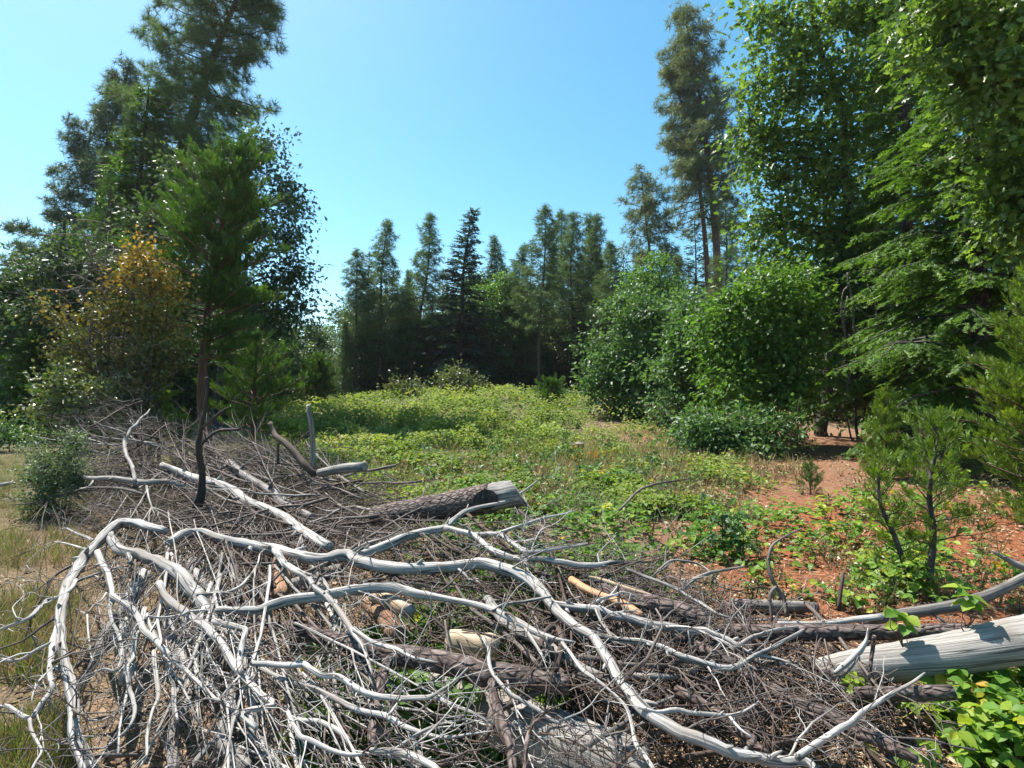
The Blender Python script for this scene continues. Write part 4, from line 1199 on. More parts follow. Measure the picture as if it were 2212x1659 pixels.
def stump():
    x, y, z = [float(v) for v in gpx(1246, 978)]
    B = np.array([x, y, z]); root = empty("tree_stump", B, "small grey stump on the bare patch behind the orange bracken", "stump")
    mb = MB(); tube(mb, [B - [0, 0, .1], B + [0, 0, .1], B + [.02, 0, .22]], [.20, .16, .15], 12, True, .10); mb.build("trunk", M['bark'], root, B)
    mb = MB(); tube(mb, [B + [.02, 0, .217], B + [.02, 0, .226]], [.14, .135], 12, True, .03); mb.build("cut_face", M['cut'], root, B)


stump()
for (a, b, lab) in (((1150, 846, 35), (1262, 838, 34), "long pale fallen pole at the shadowed far edge of the clearing"), ((1090, 838, 38), (1180, 842, 38), "grey fallen pole in the shade under the right hand pines")):
    mb = MB(); A = W(*a); Bq = W(*b)
    A[2] = gh(A[0], A[1]) + .12; Bq[2] = gh(Bq[0], Bq[1]) + .28
    limb(mb, A, Bq, .07, .05, 6, .02, 8)
    tag(mb.build("fallen_pole", M['silver'], None, A), lab, "log").location = tuple(A)


# bramble plants near the camera, each leaf its own piece
def leaf_mesh(name, mat, t):
    mb = MB()
    ys = np.linspace(0, 1, 8)
    wv = np.array([.02, .27, .40, .43, .38, .30, .17, .0]) + np.array([0, .02, -.02, .03, -.02, .02, -.01, 0])
    V = []
    for y_, w_ in zip(ys, wv):
        dz = -.22 * y_ ** 2
        V += [[-w_, y_ - .06 * w_, dz + .30 * w_], [-w_ * .5, y_, dz + .09 * w_], [0, y_ + .02, dz - .02], [w_ * .5, y_, dz + .09 * w_], [w_, y_ - .06 * w_, dz + .30 * w_]]
    Q = [[5 * i + j, 5 * i + j + 1, 5 * i + j + 6, 5 * i + j + 5] for i in range(7) for j in range(4)]
    mb.add(np.array(V) * [.95, 1, 1], Q, None, t)
    o = mb.build(name, mat, None)
    me = o.data
    bpy.data.objects.remove(o)
    return me


LM = [leaf_mesh("leaf", L['bramble'], t) for t in (.15, .3, .45, .6, .72, .8, .86, .92)]


def bramble_plant(px, py, n, h, lab, yellow=.4, spread=.16, size=.07, d=None):
    if d is None:
        x, y, z = [float(v) for v in gpx(px, py)]
        B = np.array([x, y, z])
    else:
        B = W(px, py, d)
    root = empty("bramble_plant", B, lab, "plant")
    mb = MB()
    k = 0
    for i in range(n):
        a = rng.random() * 6.28
        tip = B + np.array([math.cos(a) * spread * rng.random(), math.sin(a) * spread * rng.random(), h * (.35 + .65 * rng.random())])
        limb(mb, B - [0, 0, .03], tip, .0035, .002, 4, .15, 6)
        a = rng.random() * 6.28
        for j in range(3):
            aj = a + (j - 1) * 1.5
            D = nrm(np.array([math.cos(aj), math.sin(aj), -.15 + .25 * rng.normal()]))
            U = nrm(np.array([.35 * rng.normal(), .35 * rng.normal() - .25, 1.0]))
            X = nrm(np.cross(D, U)); Z = np.cross(X, D)
            s = size * (.65 + .6 * rng.random()) * (1.15 if j == 1 else .95)
            ti = int(np.clip(rng.normal(2.2 + 4.2 * yellow, 1.5), 0, 7))
            o = bpy.data.objects.new("leaf", LM[ti]); col.objects.link(o); o.parent = root
            Mx = Matrix(((X[0] * s, D[0] * s, Z[0] * s, tip[0] - B[0]), (X[1] * s, D[1] * s, Z[1] * s, tip[1] - B[1]), (X[2] * s, D[2] * s, Z[2] * s, tip[2] - B[2]), (0, 0, 0, 1)))
            o.matrix_local = Mx
            k += 1
    mb.build("stem", M['red_bark'], root, B)
    return root


for a in [
    (2085, 1350, 5, .20, "bramble with three upright light green leaves just above the big pale log", .55, .06, .075, 2.75),
    (1950, 1385, 5, .14, "bramble sprig in front of the thin dark log, left end of the big pale log", .35, .07, .065, 2.75),
    (2100, 1480, 8, .22, "bramble growing against the lower side of the big pale log", .3, .16, .064),
    (2190, 1560, 8, .22, "yellow green bramble below the big pale log at the right edge", .8, .20, .06),
    (1860, 1530, 6, .16, "dark bramble under the left end of the big pale log", .15, .15, .062),
    (2020, 1590, 8, .16, "bramble with one yellow leaf beside the bark covered branch", .55, .16, .064),
    (2120, 1640, 9, .16, "bramble clump in the lower right corner", .5, .20, .064),
    (1935, 1655, 6, .14, "bramble by the sawn tip of the bark covered branch at the bottom edge", .4, .15, .062),
    (2200, 1665, 8, .18, "pale bramble in the extreme lower right corner", .7, .20, .064),
    (1640, 1265, 10, .24, "green bramble just behind the pile, right of the oak seedling", .3, .20, .075),
    (1880, 1240, 10, .24, "yellow green bramble at the foot of the leaning cedar seedling", .75, .20, .064),
    (1330, 1165, 10, .26, "leafy bramble behind the sawn log with red stems", .2, .24, .08),
    (1480, 1200, 10, .22, "green bramble between the pile and the oak seedling", .3, .22, .075),
    (1190, 1110, 8, .26, "green bramble right behind the sawn end of the bark log", .2, .20, .08),
    (1790, 1125, 9, .20, "yellow bramble on the red soil in front of the shade", .85, .22, .075),
    (1850, 1320, 6, .14, "small bramble behind the grey sun bleached small log", .5, .14, .065),
]:
    bramble_plant(*a)

# ================================================================== BRUSH PILE
_hp = np.array([
    (60, 880, 9.0), (130, 880, 8.7), (300, 875, 8.6), (600, 950, 7.7), (800, 1005, 7.0), (140, 1000, 7.8), (400, 980, 7.8),
    (150, 1100, 6.2), (400, 1050, 6.4), (650, 1080, 5.9), (850, 1080, 5.3), (1130, 1060, 4.7), (1300, 1120, 4.6),
    (220, 1150, 4.0), (400, 1150, 3.95), (700, 1200, 3.6), (1000, 1220, 3.45), (1200, 1230, 3.5), (1450, 1250, 3.7), (1650, 1300, 3.7), (2212, 1300, 3.9),
    (60, 1350, 2.75), (350, 1350, 2.75), (700, 1350, 2.7), (1000, 1350, 2.65), (1300, 1350, 2.75), (1600, 1370, 3.0), (1900, 1380, 3.1), (2212, 1400, 3.0),
    (100, 1500, 2.3), (400, 1500, 2.2), (700, 1500, 2.15), (1000, 1500, 2.1), (1300, 1500, 2.15), (1600, 1500, 2.3), (1900, 1500, 2.5), (2212, 1520, 2.5),
    (100, 1660, 1.95), (500, 1660, 1.85), (900, 1660, 1.8), (1300, 1660, 1.8), (1700, 1660, 1.9), (2100, 1660, 2.05)], float)


def _tps(Pp):
    X = Pp[:, :2] / 1000.0; n = len(X)
    r = np.linalg.norm(X[:, None] - X[None], axis=-1)
    K = np.where(r > 0, r * r * np.log(np.maximum(r, 1e-9)), 0) + .002 * np.eye(n)
    A = np.block([[K, np.hstack([np.ones((n, 1)), X])], [np.vstack([np.ones((1, n)), X.T]), np.zeros((3, 3))]])
    w = np.linalg.solve(A, np.concatenate([np.log(Pp[:, 2]), [0, 0, 0]]))
    return X, w


_tx, _tw = _tps(_hp)


def surf(px, py):
    """Distance of the top of the heap in the direction (px, py)."""
    q = np.stack([np.clip(np.atleast_1d(px), -200, 2400), np.clip(np.atleast_1d(py), 880, 1760)], -1) / 1000.0
    r = np.linalg.norm(q[:, None] - _tx[None], axis=-1)
    K = np.where(r > 0, r * r * np.log(np.maximum(r, 1e-9)), 0)
    n = len(_tx)
    return np.exp(K @ _tw[:n] + _tw[n] + q @ _tw[n + 1:])


ZONE = {'A': (.27344, 0, 864), 'B': (.3125, 518.4, 864), 'C': (.27344, 1036.8, 950.4), 'D': (.3126, 1555.2, 864),
        'E': (.27344, 0, 1209.6), 'F': (.27344, 518.4, 1209.6), 'G': (.27344, 1036.8, 1209.6), 'H': (.27734, 1598.4, 1209.6), 'P': (1, 0, 0)}


def trace(*segs):
    """Measured strokes, ('A', [(x, y, half width), ...]), ... -> rows px, py, half width."""
    out = []
    for z, pts in segs:
        s, ox, oy = ZONE[z]
        out += [(ox + s * x, oy + s * y, r * s) for x, y, r in pts]
    return np.array(out, float)


def lift(T, off=0.0, rs=1.0, per=3, dist=None, wob=.012):
    """Rows of world x, y, z, radius for a measured stroke lying on the heap."""
    d = surf(T[:, 0], T[:, 1]) * (1 + off) if dist is None else np.interp(np.arange(len(T)), np.linspace(0, len(T) - 1, len(dist)), dist)
    d = d * (1 + wob * np.cumsum(rng.normal(size=len(T))) / max(1, len(T)) ** .5)
    P = np.stack([(T[:, 0] - 1106) / F * d, d, EYE - (T[:, 1] - 829.5) / F * d], -1)
    R = T[:, 2] * d / F * rs * (.86 if dist is None else 1)
    P = catmull(np.hstack([P, R[:, None]]), per)
    if wob > 0:
        jn = rng.standard_normal((len(P), 3)); jn = (jn + np.roll(jn, 1, 0)) * .5
        P[1:-1, :3] += jn[1:-1] * P[1:-1, 3:4] * .11
    P[:, 3] = np.maximum(P[:, 3], .0015)
    floor = gh(P[:, 0], P[:, 1]) + .3 * P[:, 3]
    P[:, 2] = np.maximum(P[:, 2], floor)
    return P


def grow(mb, p, d, Lg, r, level, n=4, kink=.20, tint=.5, grav=-.05):
    """A crooked dead twig with forks."""
    k = int(np.clip(Lg / .045, 5, 12))
    pts = [np.asarray(p, float)]; d = nrm(d)
    ds = []
    for i in range(k):
        d = nrm(d + rng.standard_normal(3) * kink * (1.7 if rng.random() < .25 else .7) + [0, 0, grav * .3])
        q = pts[-1] + d * Lg / k
        g = float(gh(q[0], q[1])) + .01
        if q[2] < g: q[2] = g; d[2] = abs(d[2]) * .3
        pts.append(q); ds.append(d)
    P = np.array(pts)
    tube(mb, P, np.linspace(r, max(r * .38, .0014), k + 1), n, cap=True, tint=tint)
    if level > 0:
        for j in range(rng.integers(2, 5)):
            i = rng.integers(1, k)
            side = nrm(rng.standard_normal(3))
            nd = nrm(ds[i] * .75 + side * .75)
            grow(mb, P[i], nd, Lg * (.35 + .35 * rng.random()) * (1.1 - .5 * i / k), max(r * (1 - .6 * i / k) * .62, .0016), level - 1, max(3, n - 1), kink, tint, grav)


def side_twigs(root, P, B, cnt, mat, lo=.15, Lr=(.18, .55), lv=1, rr=.45, bias=(0, -.15, .1), name="side_branch"):
    k = len(P)
    cnt = max(1, int(cnt * .75))
    for j in range(cnt):
        i = int(k * (lo + (1 - lo) * (j + rng.random()) / cnt)); i = min(max(i, 1), k - 2)
        t = nrm(P[i + 1, :3] - P[i - 1, :3])
        s = nrm(np.cross(t, rng.standard_normal(3)) + np.array(bias))
        d = nrm(t * (.5 + .4 * rng.random()) + s * .8)
        mb = MB()
        r = min(P[i, 3] * rr * (.5 + .6 * rng.random()), .012)
        grow(mb, P[i, :3], d, Lr[0] + (Lr[1] - Lr[0]) * rng.random(), max(r, .003), lv, 5, .2, .35 + .5 * rng.random())
        mb.build(name, M['twig' if mat in ('bleached', 'silver') and rng.random() < .45 else mat], root, B)


def limb_thing(name, label, mat, strokes, twigs=4, cat="branch", n=10, rough=.10, tmat=None, Lr=(.18, .55), lv=1, tint=None, part="fork", cut=None, cutmat='cut', group=None, per=3, both=False):
    """strokes: list of (trace, depth offset, dict). The first is the limb, the others fork from it."""
    root = None
    for si, st in enumerate(strokes):
        T, off = st[0], st[1]
        kw = st[2] if len(st) > 2 else {}
        P = lift(T, off, per=per, **kw)
        if root is None:
            B = P[len(P) // 2, :3].copy()
            root = empty(name, B, label, cat, group)
        mb = MB()
        tube(mb, P[:, :3], P[:, 3], n if si == 0 else max(6, n - 3), True, rough if si == 0 else rough * .8, twist=.6, tint=(.35 + .5 * rng.random()) if tint is None else tint)
        if 'limb' in name and len(P) > 8:
            for q in range(3 + len(P) // 9):        # knots and broken stubs
                i = rng.integers(1, len(P) - 1)
                if P[i, 3] < .006: continue
                t_ = nrm(P[i + 1, :3] - P[i - 1, :3]); s_ = nrm(np.cross(t_, rng.standard_normal(3)))
                ln = P[i, 3] * (1.3 + 1.6 * rng.random())
                tube(mb, np.array([P[i, :3], P[i, :3] + s_ * ln * .6 + t_ * ln * .3, P[i, :3] + s_ * ln + t_ * ln * .7]), P[i, 3] * np.array([.62, .42, .26 * rng.random() + .08]), 6, True, .1, tint=.3 + .4 * rng.random())
        mb.build("limb" if si == 0 else part, M[mat], root, B)
        if twigs:
            side_twigs(root, P, B, twigs if si == 0 else max(1, twigs // 2), tmat or mat, Lr=Lr, lv=lv)
        if si == 0 and cut is not None:
            for end in ([cut] if not both else [0, -1]):
                e = P[end, :3]; t = nrm(P[end, :3] - P[1 if end == 0 else -2, :3])
                mb = MB()
                tube(mb, np.array([e - t * .004, e + t * .004]), [P[end, 3] * .97, P[end, 3] * .93], 16, True, .03, tint=.6)
                mb.build("cut_face", M[cutmat], root, B)
    return root


# ---- the great bleached limbs, drawn from what stands in the photograph
T1 = trace(('A', [(1310, 1035, 30), (1200, 1012, 38), (1080, 978, 42), (960, 970, 45), (880, 1010, 45), (800, 1090, 42), (730, 1170, 42), (650, 1270, 48), (590, 1360, 48), (540, 1450, 44)]),
           ('E', [(500, 320, 40), (478, 430, 38), (478, 560, 36), (490, 700, 36), (512, 820, 40), (545, 950, 45), (570, 1080, 45), (585, 1200, 45), (585, 1330, 45), (605, 1420, 50), (655, 1530, 55), (720, 1680, 60)]))
limb_thing("dead_limb", "thick bleached limb arching down to the bottom edge at the left end of the pile", 'bleached', [
    (T1, -.03), (trace(('E', [(462, 520, 26), (430, 620, 28), (413, 720, 28), (400, 820, 24), (395, 920, 22), (415, 980, 22), (390, 1060, 22), (330, 1130, 22), (290, 1200, 22), (235, 1250, 20), (120, 1190, 18), (40, 1150, 18), (-60, 1190, 16)])), -.04),
    (trace(('E', [(600, 160, 18), (570, 220, 20), (480, 290, 18), (380, 315, 20), (310, 380, 20), (240, 455, 18), (130, 500, 16), (60, 525, 14), (-40, 570, 14)])), -.05),
    (trace(('E', [(405, 650, 14), (290, 710, 16), (180, 780, 16), (100, 795, 14), (0, 785, 12), (-80, 800, 10)])), -.05),
    (trace(('E', [(235, 1255, 14), (250, 1350, 14), (290, 1430, 12), (330, 1510, 10), (280, 1600, 12), (250, 1660, 12)])), -.05),
    (trace(('A', [(740, 1110, 12), (680, 1080, 11), (600, 1050, 9), (530, 1015, 8), (480, 1020, 5)])), -.03),
    (trace(('A', [(700, 1180, 9), (620, 1160, 8), (510, 1130, 7), (430, 1120, 4)])), -.03)], 13, lv=2, n=14, Lr=(.25, .6))
T2 = trace(('A', [(870, 1055, 30), (895, 1130, 40), (960, 1190, 42), (1060, 1212, 45), (1150, 1240, 45), (1260, 1290, 50), (1370, 1345, 55), (1440, 1410, 58), (1510, 1490, 58)]),
           ('E', [(1590, 310, 58), (1640, 390, 58), (1705, 475, 58), (1785, 575, 58), (1865, 685, 55), (1950, 800, 50), (1990, 900, 46), (1995, 1000, 44), (2000, 1120, 42), (2000, 1240, 42), (2010, 1350, 45), (2065, 1455, 50), (2150, 1580, 55), (2230, 1690, 55)]))
limb_thing("dead_limb", "broad bleached limb slanting from the arch down to the bottom of the pile", 'bleached', [
    (T2, -.01), (trace(('A', [(1010, 1215, 16), (1030, 1250, 18), (1015, 1285, 10)])), -.02),
    (trace(('A', [(1560, 1535, 22), (1700, 1530, 16), (1800, 1520, 14), (1900, 1470, 12), (1980, 1380, 10), (2040, 1290, 9), (2060, 1210, 8), (2130, 1160, 7)])), -.02)], 5, n=14, Lr=(.2, .5), lv=2)
limb_thing("dead_limb", "slim bleached limb hanging straight down from the arch", 'bleached', [
    (trace(('A', [(770, 1200, 25), (810, 1290, 28), (850, 1380, 28), (880, 1500, 26)]), ('E', [(880, 270, 22), (882, 340, 22), (870, 400, 16), (890, 500, 14), (940, 590, 16), (960, 700, 16), (960, 800, 16), (910, 880, 14), (830, 860, 10), (740, 890, 9), (660, 920, 8)])), -.06),
    (trace(('E', [(840, 260, 8), (800, 320, 9), (740, 360, 9), (690, 420, 8), (640, 405, 5)])), -.06),
    (trace(('E', [(690, 430, 7), (695, 540, 7), (705, 640, 7), (720, 760, 7), (740, 800, 4)])), -.06)], 3, lv=2)
limb_thing("dead_limb", "long white branch running from the hanging limb toward the bottom centre", 'bleached', [
    (trace(('E', [(885, 285, 26), (980, 345, 28), (1070, 412, 30), (1110, 480, 28), (1140, 560, 28), (1220, 630, 26), (1300, 712, 26), (1380, 792, 24), (1460, 865, 20), (1560, 962, 18), (1680, 1080, 16), (1740, 1115, 14)])), -.07),
    (trace(('E', [(1135, 555, 20), (1080, 590, 22), (1060, 680, 20), (1050, 780, 22), (1010, 840, 22), (1010, 920, 20), (1020, 1000, 18), (1050, 1100, 18), (1065, 1190, 18), (1040, 1290, 14), (960, 1380, 10), (830, 1480, 9), (740, 1480, 7)])), -.07),
    (trace(('E', [(1740, 1110, 12), (1640, 1095, 8), (1530, 1125, 7), (1440, 1150, 5)])), -.08), (trace(('E', [(1740, 1105, 10), (1800, 1020, 10), (1900, 910, 10)])), -.06)], 6, lv=2, Lr=(.2, .55))
limb_thing("dead_limb", "stout pale limb standing bent under the arch", 'bleached', [
    (trace(('E', [(1130, 110, 55), (1085, 220, 62), (1035, 340, 58), (1005, 460, 58), (1000, 570, 56), (1005, 700, 50), (990, 830, 45), (968, 970, 30)])), .10)], 2, n=14)
limb_thing("dead_limb", "grey stub of limb with sawn end pointing down left under the arch", 'silver', [
    (trace(('E', [(990, 380, 45), (920, 470, 45), (850, 560, 45), (800, 650, 42), (775, 755, 36)])), .05)], 1, n=14, cut=-1)
limb_thing("dead_limb", "thick grey limb dropping behind the slanting bleached limb", 'silver', [
    (trace(('E', [(1500, 20, 60), (1545, 130, 58), (1640, 300, 52), (1760, 480, 46), (1900, 640, 40)])), .06)], 2, n=12)
limb_thing("dead_limb", "white branch crossing the front left of the pile to the bottom centre", 'bleached', [
    (trace(('E', [(1260, 180, 28), (1300, 280, 32), (1400, 372, 34), (1520, 455, 34), (1640, 545, 34), (1740, 655, 36), (1812, 772, 34), (1890, 882, 34), (1960, 962, 30), (2060, 1062, 28), (2160, 1152, 28)]), ('F', [(20, 1200, 26), (130, 1330, 24)])), -.06),
    (trace(('E', [(1690, 480, 28), (1760, 502, 28), (1880, 532, 28), (1935, 560, 26), (1920, 640, 26), (1890, 790, 26), (1912, 895, 26)])), -.07)], 6, lv=2, Lr=(.2, .5), n=10)
limb_thing("dead_limb", "curving grey limb standing behind the white branches at the lower left", 'silver', [
    (trace(('E', [(1330, 480, 45), (1370, 640, 48), (1425, 765, 54), (1470, 900, 46), (1482, 1050, 45), (1452, 1200, 45), (1385, 1300, 48), (1352, 1400, 50), (1370, 1560, 48), (1392, 1670, 50)])), .04)], 4, n=12)
limb_thing("dead_limb", "forked pale limb rising from the bottom edge left of centre", 'silver', [
    (trace(('E', [(1870, 880, 46), (1852, 1050, 58), (1792, 1250, 60), (1745, 1400, 60), (1860, 1542, 60), (1965, 1660, 60)])), .03),
    (trace(('E', [(1740, 1400, 36), (1640, 1482, 32), (1530, 1610, 30), (1480, 1690, 28)])), .0),
    (trace(('E', [(1640, 580, 42), (1592, 700, 44), (1540, 822, 42), (1500, 900, 30)])), .04)], 4, n=13, lv=2)
limb_thing("dead_limb", "straight slender bleached branch in the middle of the front left tangle", 'bleached', [
    (trace(('E', [(1160, 430, 18), (1200, 545, 22), (1260, 655, 22), (1312, 765, 22), (1352, 905, 25), (1372, 1050, 24), (1382, 1180, 22), (1402, 1275, 16)])), -.02),
    (trace(('E', [(1215, 720, 18), (1226, 850, 18), (1242, 960, 22), (1252, 1080, 20), (1212, 1180, 16), (1182, 1280, 14), (1162, 1400, 14), (1160, 1540, 12), (1100, 1640, 8)])), -.05)], 5, lv=2)
H1 = trace(('A', [(1330, 1125, 30), (1420, 1072, 38), (1500, 1047, 42), (1620, 1062, 44), (1750, 1105, 45), (1880, 1132, 45), (2040, 1162, 47), (2200, 1190, 47)]),
           ('B', [(400, 1075, 43), (560, 1102, 46), (680, 1084, 48), (760, 1085, 46), (830, 1122, 45), (960, 1150, 44), (1150, 1166, 44), (1350, 1166, 44), (1550, 1142, 44), (1700, 1137, 44), (1850, 1180, 44), (1980, 1232, 44), (2080, 1312, 44)]),
           ('C', [(520, 1240, 44), (600, 1340, 44), (700, 1430, 44), (790, 1500, 43)]),
           ('G', [(890, 600, 40), (940, 680, 42), (1010, 800, 45), (1080, 920, 48), (1160, 1022, 50), (1240, 1132, 54), (1340, 1222, 55), (1480, 1302, 57), (1650, 1392, 57), (1850, 1462, 54), (2050, 1532, 50)]),
           ('H', [(100, 1535, 48), (220, 1552, 48), (350, 1560, 48), (480, 1556, 46), (560, 1600, 38), (625, 1670, 32)]))
limb_thing("dead_limb", "longest silver limb snaking across the whole front of the pile", 'bleached', [
    (H1, -.02), (trace(('H', [(450, 1535, 34), (600, 1432, 30), (760, 1322, 28), (870, 1262, 26), (950, 1182, 22), (1070, 1112, 20), (1200, 1032, 18), (1330, 962, 14), (1440, 880, 8)])), -.05),
    (trace(('B', [(830, 1075, 34), (950, 1032, 38), (1080, 972, 38), (1200, 932, 34), (1320, 902, 30), (1410, 885, 25), (1450, 850, 22), (1500, 810, 20), (1570, 765, 18), (1680, 735, 14), (1830, 705, 12), (1890, 670, 10), (1960, 630, 8), (2050, 560, 5)])), -.03),
    (trace(('B', [(1420, 887, 22), (1520, 905, 22), (1620, 937, 22), (1700, 1010, 24), (1790, 1060, 25), (1880, 1090, 24)]), ('C', [(389, 935, 24), (500, 942, 26), (640, 966, 28), (780, 990, 28), (900, 990, 26), (1030, 970, 22), (1140, 965, 12)])), -.04),
    (trace(('B', [(1610, 930, 16), (1780, 925, 16), (1900, 1010, 17), (1990, 1045, 15)]), ('C', [(380, 885, 14), (600, 850, 12), (850, 815, 8)])), -.05),
    (trace(('B', [(1780, 922, 12), (1960, 860, 12), (2120, 810, 10)]), ('C', [(640, 590, 9), (760, 555, 6)])), -.06),
    (trace(('B', [(245, 1040, 30), (300, 1120, 26), (340, 1150, 22), (420, 1190, 20), (500, 1230, 18), (580, 1310, 16)])), -.05)], 10, lv=2, n=14, Lr=(.2, .55))
H2 = trace(('F', [(-180, 395, 34), (0, 402, 38), (130, 400, 42), (250, 362, 45), (380, 322, 45), (550, 300, 45), (700, 275, 45), (850, 242, 45), (1000, 222, 45), (1150, 217, 45), (1280, 237, 42), (1400, 267, 38), (1530, 290, 30), (1700, 317, 26), (1850, 352, 25), (1980, 387, 25)]),
           ('G', [(240, 460, 28), (370, 530, 28), (480, 590, 26), (620, 632, 20), (750, 652, 12)]))
limb_thing("dead_limb", "low silver limb bowed like an arch across the middle of the front", 'bleached', [(H2, -.04), (trace(('G', [(100, 400, 16), (200, 350, 16), (330, 330, 15), (470, 305, 14), (560, 290, 10)])), -.05),
    (trace(('G', [(360, 545, 16), (420, 642, 16), (520, 795, 7)])), -.05), (trace(('G', [(650, 650, 18), (720, 742, 16), (800, 862, 18), (900, 932, 16), (1000, 1012, 14), (1080, 1082, 14), (1160, 1172, 14), (1200, 1302, 16), (1230, 1452, 22), (1300, 1542, 20), (1380, 1668, 18)])), -.06)], 8, lv=2, n=12, Lr=(.2, .5))
limb_thing("dead_limb", "silver limb running along the right part of the pile to a dark fork", 'bleached', [
    (trace(('C', [(560, 1292, 38), (680, 1312, 40), (800, 1327, 38), (910, 1337, 36), (960, 1347, 38), (1080, 1392, 40), (1230, 1422, 42), (1350, 1462, 44), (1500, 1482, 42), (1620, 1512, 40)]), ('G', [(1740, 562, 38), (1850, 592, 32), (1960, 632, 30), (2050, 682, 25)])), -.02),
    (trace(('G', [(2050, 675, 22), (2130, 620, 20), (2212, 590, 18)]), ('H', [(300, 540, 16), (450, 520, 10)])), -.02), (trace(('G', [(2050, 690, 20), (2150, 740, 16)]), ('H', [(250, 760, 14), (400, 800, 8)])), -.02),
    (trace(('C', [(930, 1330, 16), (980, 1270, 14), (1060, 1200, 12), (1100, 1130, 8)])), -.03), (trace(('G', [(920, 390, 22), (960, 480, 20), (1010, 560, 16), (1050, 620, 12)])), -.03)], 8, lv=2, n=12)
limb_thing("dead_limb", "slender silver branch below the dark forked limb, running right", 'bleached', [
    (trace(('G', [(880, 570, 18), (960, 602, 22), (1080, 632, 24), (1230, 642, 26), (1350, 667, 28), (1480, 712, 30), (1590, 762, 30), (1700, 792, 30), (1830, 832, 30), (1970, 855, 28), (2080, 812, 22), (2180, 752, 20)]), ('H', [(240, 690, 18), (330, 640, 18), (470, 560, 14), (560, 500, 8)])), -.03)], 7, lv=2)
limb_thing("dead_limb", "dark weathered limb along the middle of the right half, ending in pale sprays", 'silver', [
    (trace(('G', [(60, 300, 40), (120, 402, 44), (200, 482, 45), (300, 562, 45), (420, 622, 45), (540, 682, 45), (640, 752, 45), (760, 822, 45), (880, 892, 42), (980, 932, 38), (1100, 908, 30), (1250, 920, 30), (1400, 922, 30), (1540, 915, 30), (1650, 882, 28), (1760, 832, 24), (1900, 792, 22), (2050, 790, 22)]), ('H', [(100, 785, 20), (200, 790, 20), (350, 812, 18), (470, 832, 12)])), .02)], 8, lv=2, n=12)
limb_thing("dead_limb", "white branch running diagonally over the bark log in the middle", 'bleached', [
    (trace(('F', [(340, 10, 22), (420, 82, 25), (530, 132, 26), (600, 222, 26), (700, 302, 28), (780, 402, 28), (860, 512, 28), (910, 602, 20), (980, 692, 18), (1020, 822, 14), (1050, 902, 7)])), -.07),
    (trace(('F', [(900, 542, 22), (1000, 622, 20), (1120, 672, 20), (1260, 712, 20), (1380, 772, 16), (1560, 810, 7)])), -.07)], 6, lv=2, Lr=(.15, .4))
limb_thing("dead_limb", "crooked white branch in front of the green gap, low in the middle", 'bleached', [
    (trace(('F', [(90, 815, 22), (250, 825, 26), (400, 832, 26), (500, 822, 26), (580, 872, 24), (670, 917, 24), (780, 922, 24), (900, 1002, 26), (1000, 1052, 26), (1120, 1082, 26), (1300, 1095, 24), (1480, 1087, 22), (1540, 1082, 20), (1700, 1152, 16), (1850, 1212, 12), (2000, 1300, 8)])), -.06),
    (trace(('F', [(1510, 1082, 16), (1600, 1022, 14), (1700, 952, 12), (1800, 850, 7)])), -.07), (trace(('F', [(1180, 1220, 12), (1230, 1150, 10), (1270, 1100, 8)])), -.06)], 5, lv=2, Lr=(.15, .45))
limb_thing("dead_limb", "grey white branch sweeping under the crooked white branch", 'bleached', [
    (trace(('F', [(150, 850, 20), (250, 900, 20), (400, 962, 20), (600, 1022, 22), (800, 1122, 24), (950, 1192, 25), (1150, 1232, 26), (1250, 1292, 24), (1400, 1352, 20), (1600, 1402, 16), (1850, 1372, 10), (2000, 1350, 5)])), -.03)], 6, lv=2, Lr=(.15, .45))
limb_thing("dead_limb", "gnarled pale branch with a knot at the bottom edge, centre", 'bleached', [
    (trace(('F', [(1030, 1505, 24), (1120, 1512, 28), (1200, 1512, 30), (1300, 1522, 34), (1400, 1562, 34), (1500, 1612, 30), (1580, 1680, 30)])), -.05),
    (trace(('F', [(1220, 1502, 18), (1350, 1412, 18), (1470, 1342, 16), (1600, 1292, 12), (1790, 1255, 5)])), -.06)], 4, lv=2)
limb_thing("dead_limb", "thin pale branch curving along the bottom left of centre", 'bleached', [
    (trace(('F', [(380, 1200, 18), (430, 1310, 20), (480, 1390, 22), (560, 1422, 22), (700, 1492, 20), (860, 1540, 18), (1000, 1530, 12)])), -.05), (trace(('F', [(420, 1242, 24), (520, 1272, 26), (640, 1282, 26), (760, 1342, 26), (870, 1430, 22)])), .0)], 5, lv=2)
limb_thing("dead_limb", "white thin branch leaning over the big weathered log at the bottom", 'bleached', [
    (trace(('G', [(30, 620, 18), (70, 692, 20), (75, 802, 20), (92, 882, 20), (160, 972, 20), (240, 1052, 20), (330, 1112, 18), (450, 1172, 18), (530, 1242, 18), (640, 1295, 12)])), -.06)], 4, lv=2)
limb_thing("dead_limb", "pale branch crossing the lower right toward the brambles", 'bleached', [
    (trace(('G', [(1250, 1160, 16), (1400, 1202, 20), (1550, 1182, 22), (1700, 1212, 20), (1850, 1222, 20), (1970, 1232, 18), (2100, 1190, 14), (2200, 1120, 8)])), -.03), (trace(('G', [(1970, 1235, 14), (2050, 1330, 12), (2150, 1400, 7)])), -.04)], 5, lv=2)
limb_thing("dead_limb", "thin white branch along the back edge behind the long silver limb", 'bleached', [
    (trace(('C', [(0, 742, 14), (150, 742, 20), (220, 792, 20), (300, 842, 20), (370, 885, 18), (600, 862, 14), (850, 820, 8)])), -.05), (trace(('C', [(-50, 770, 16), (60, 830, 20), (140, 890, 22), (230, 930, 22), (330, 945, 20)])), -.03)], 6, lv=2)
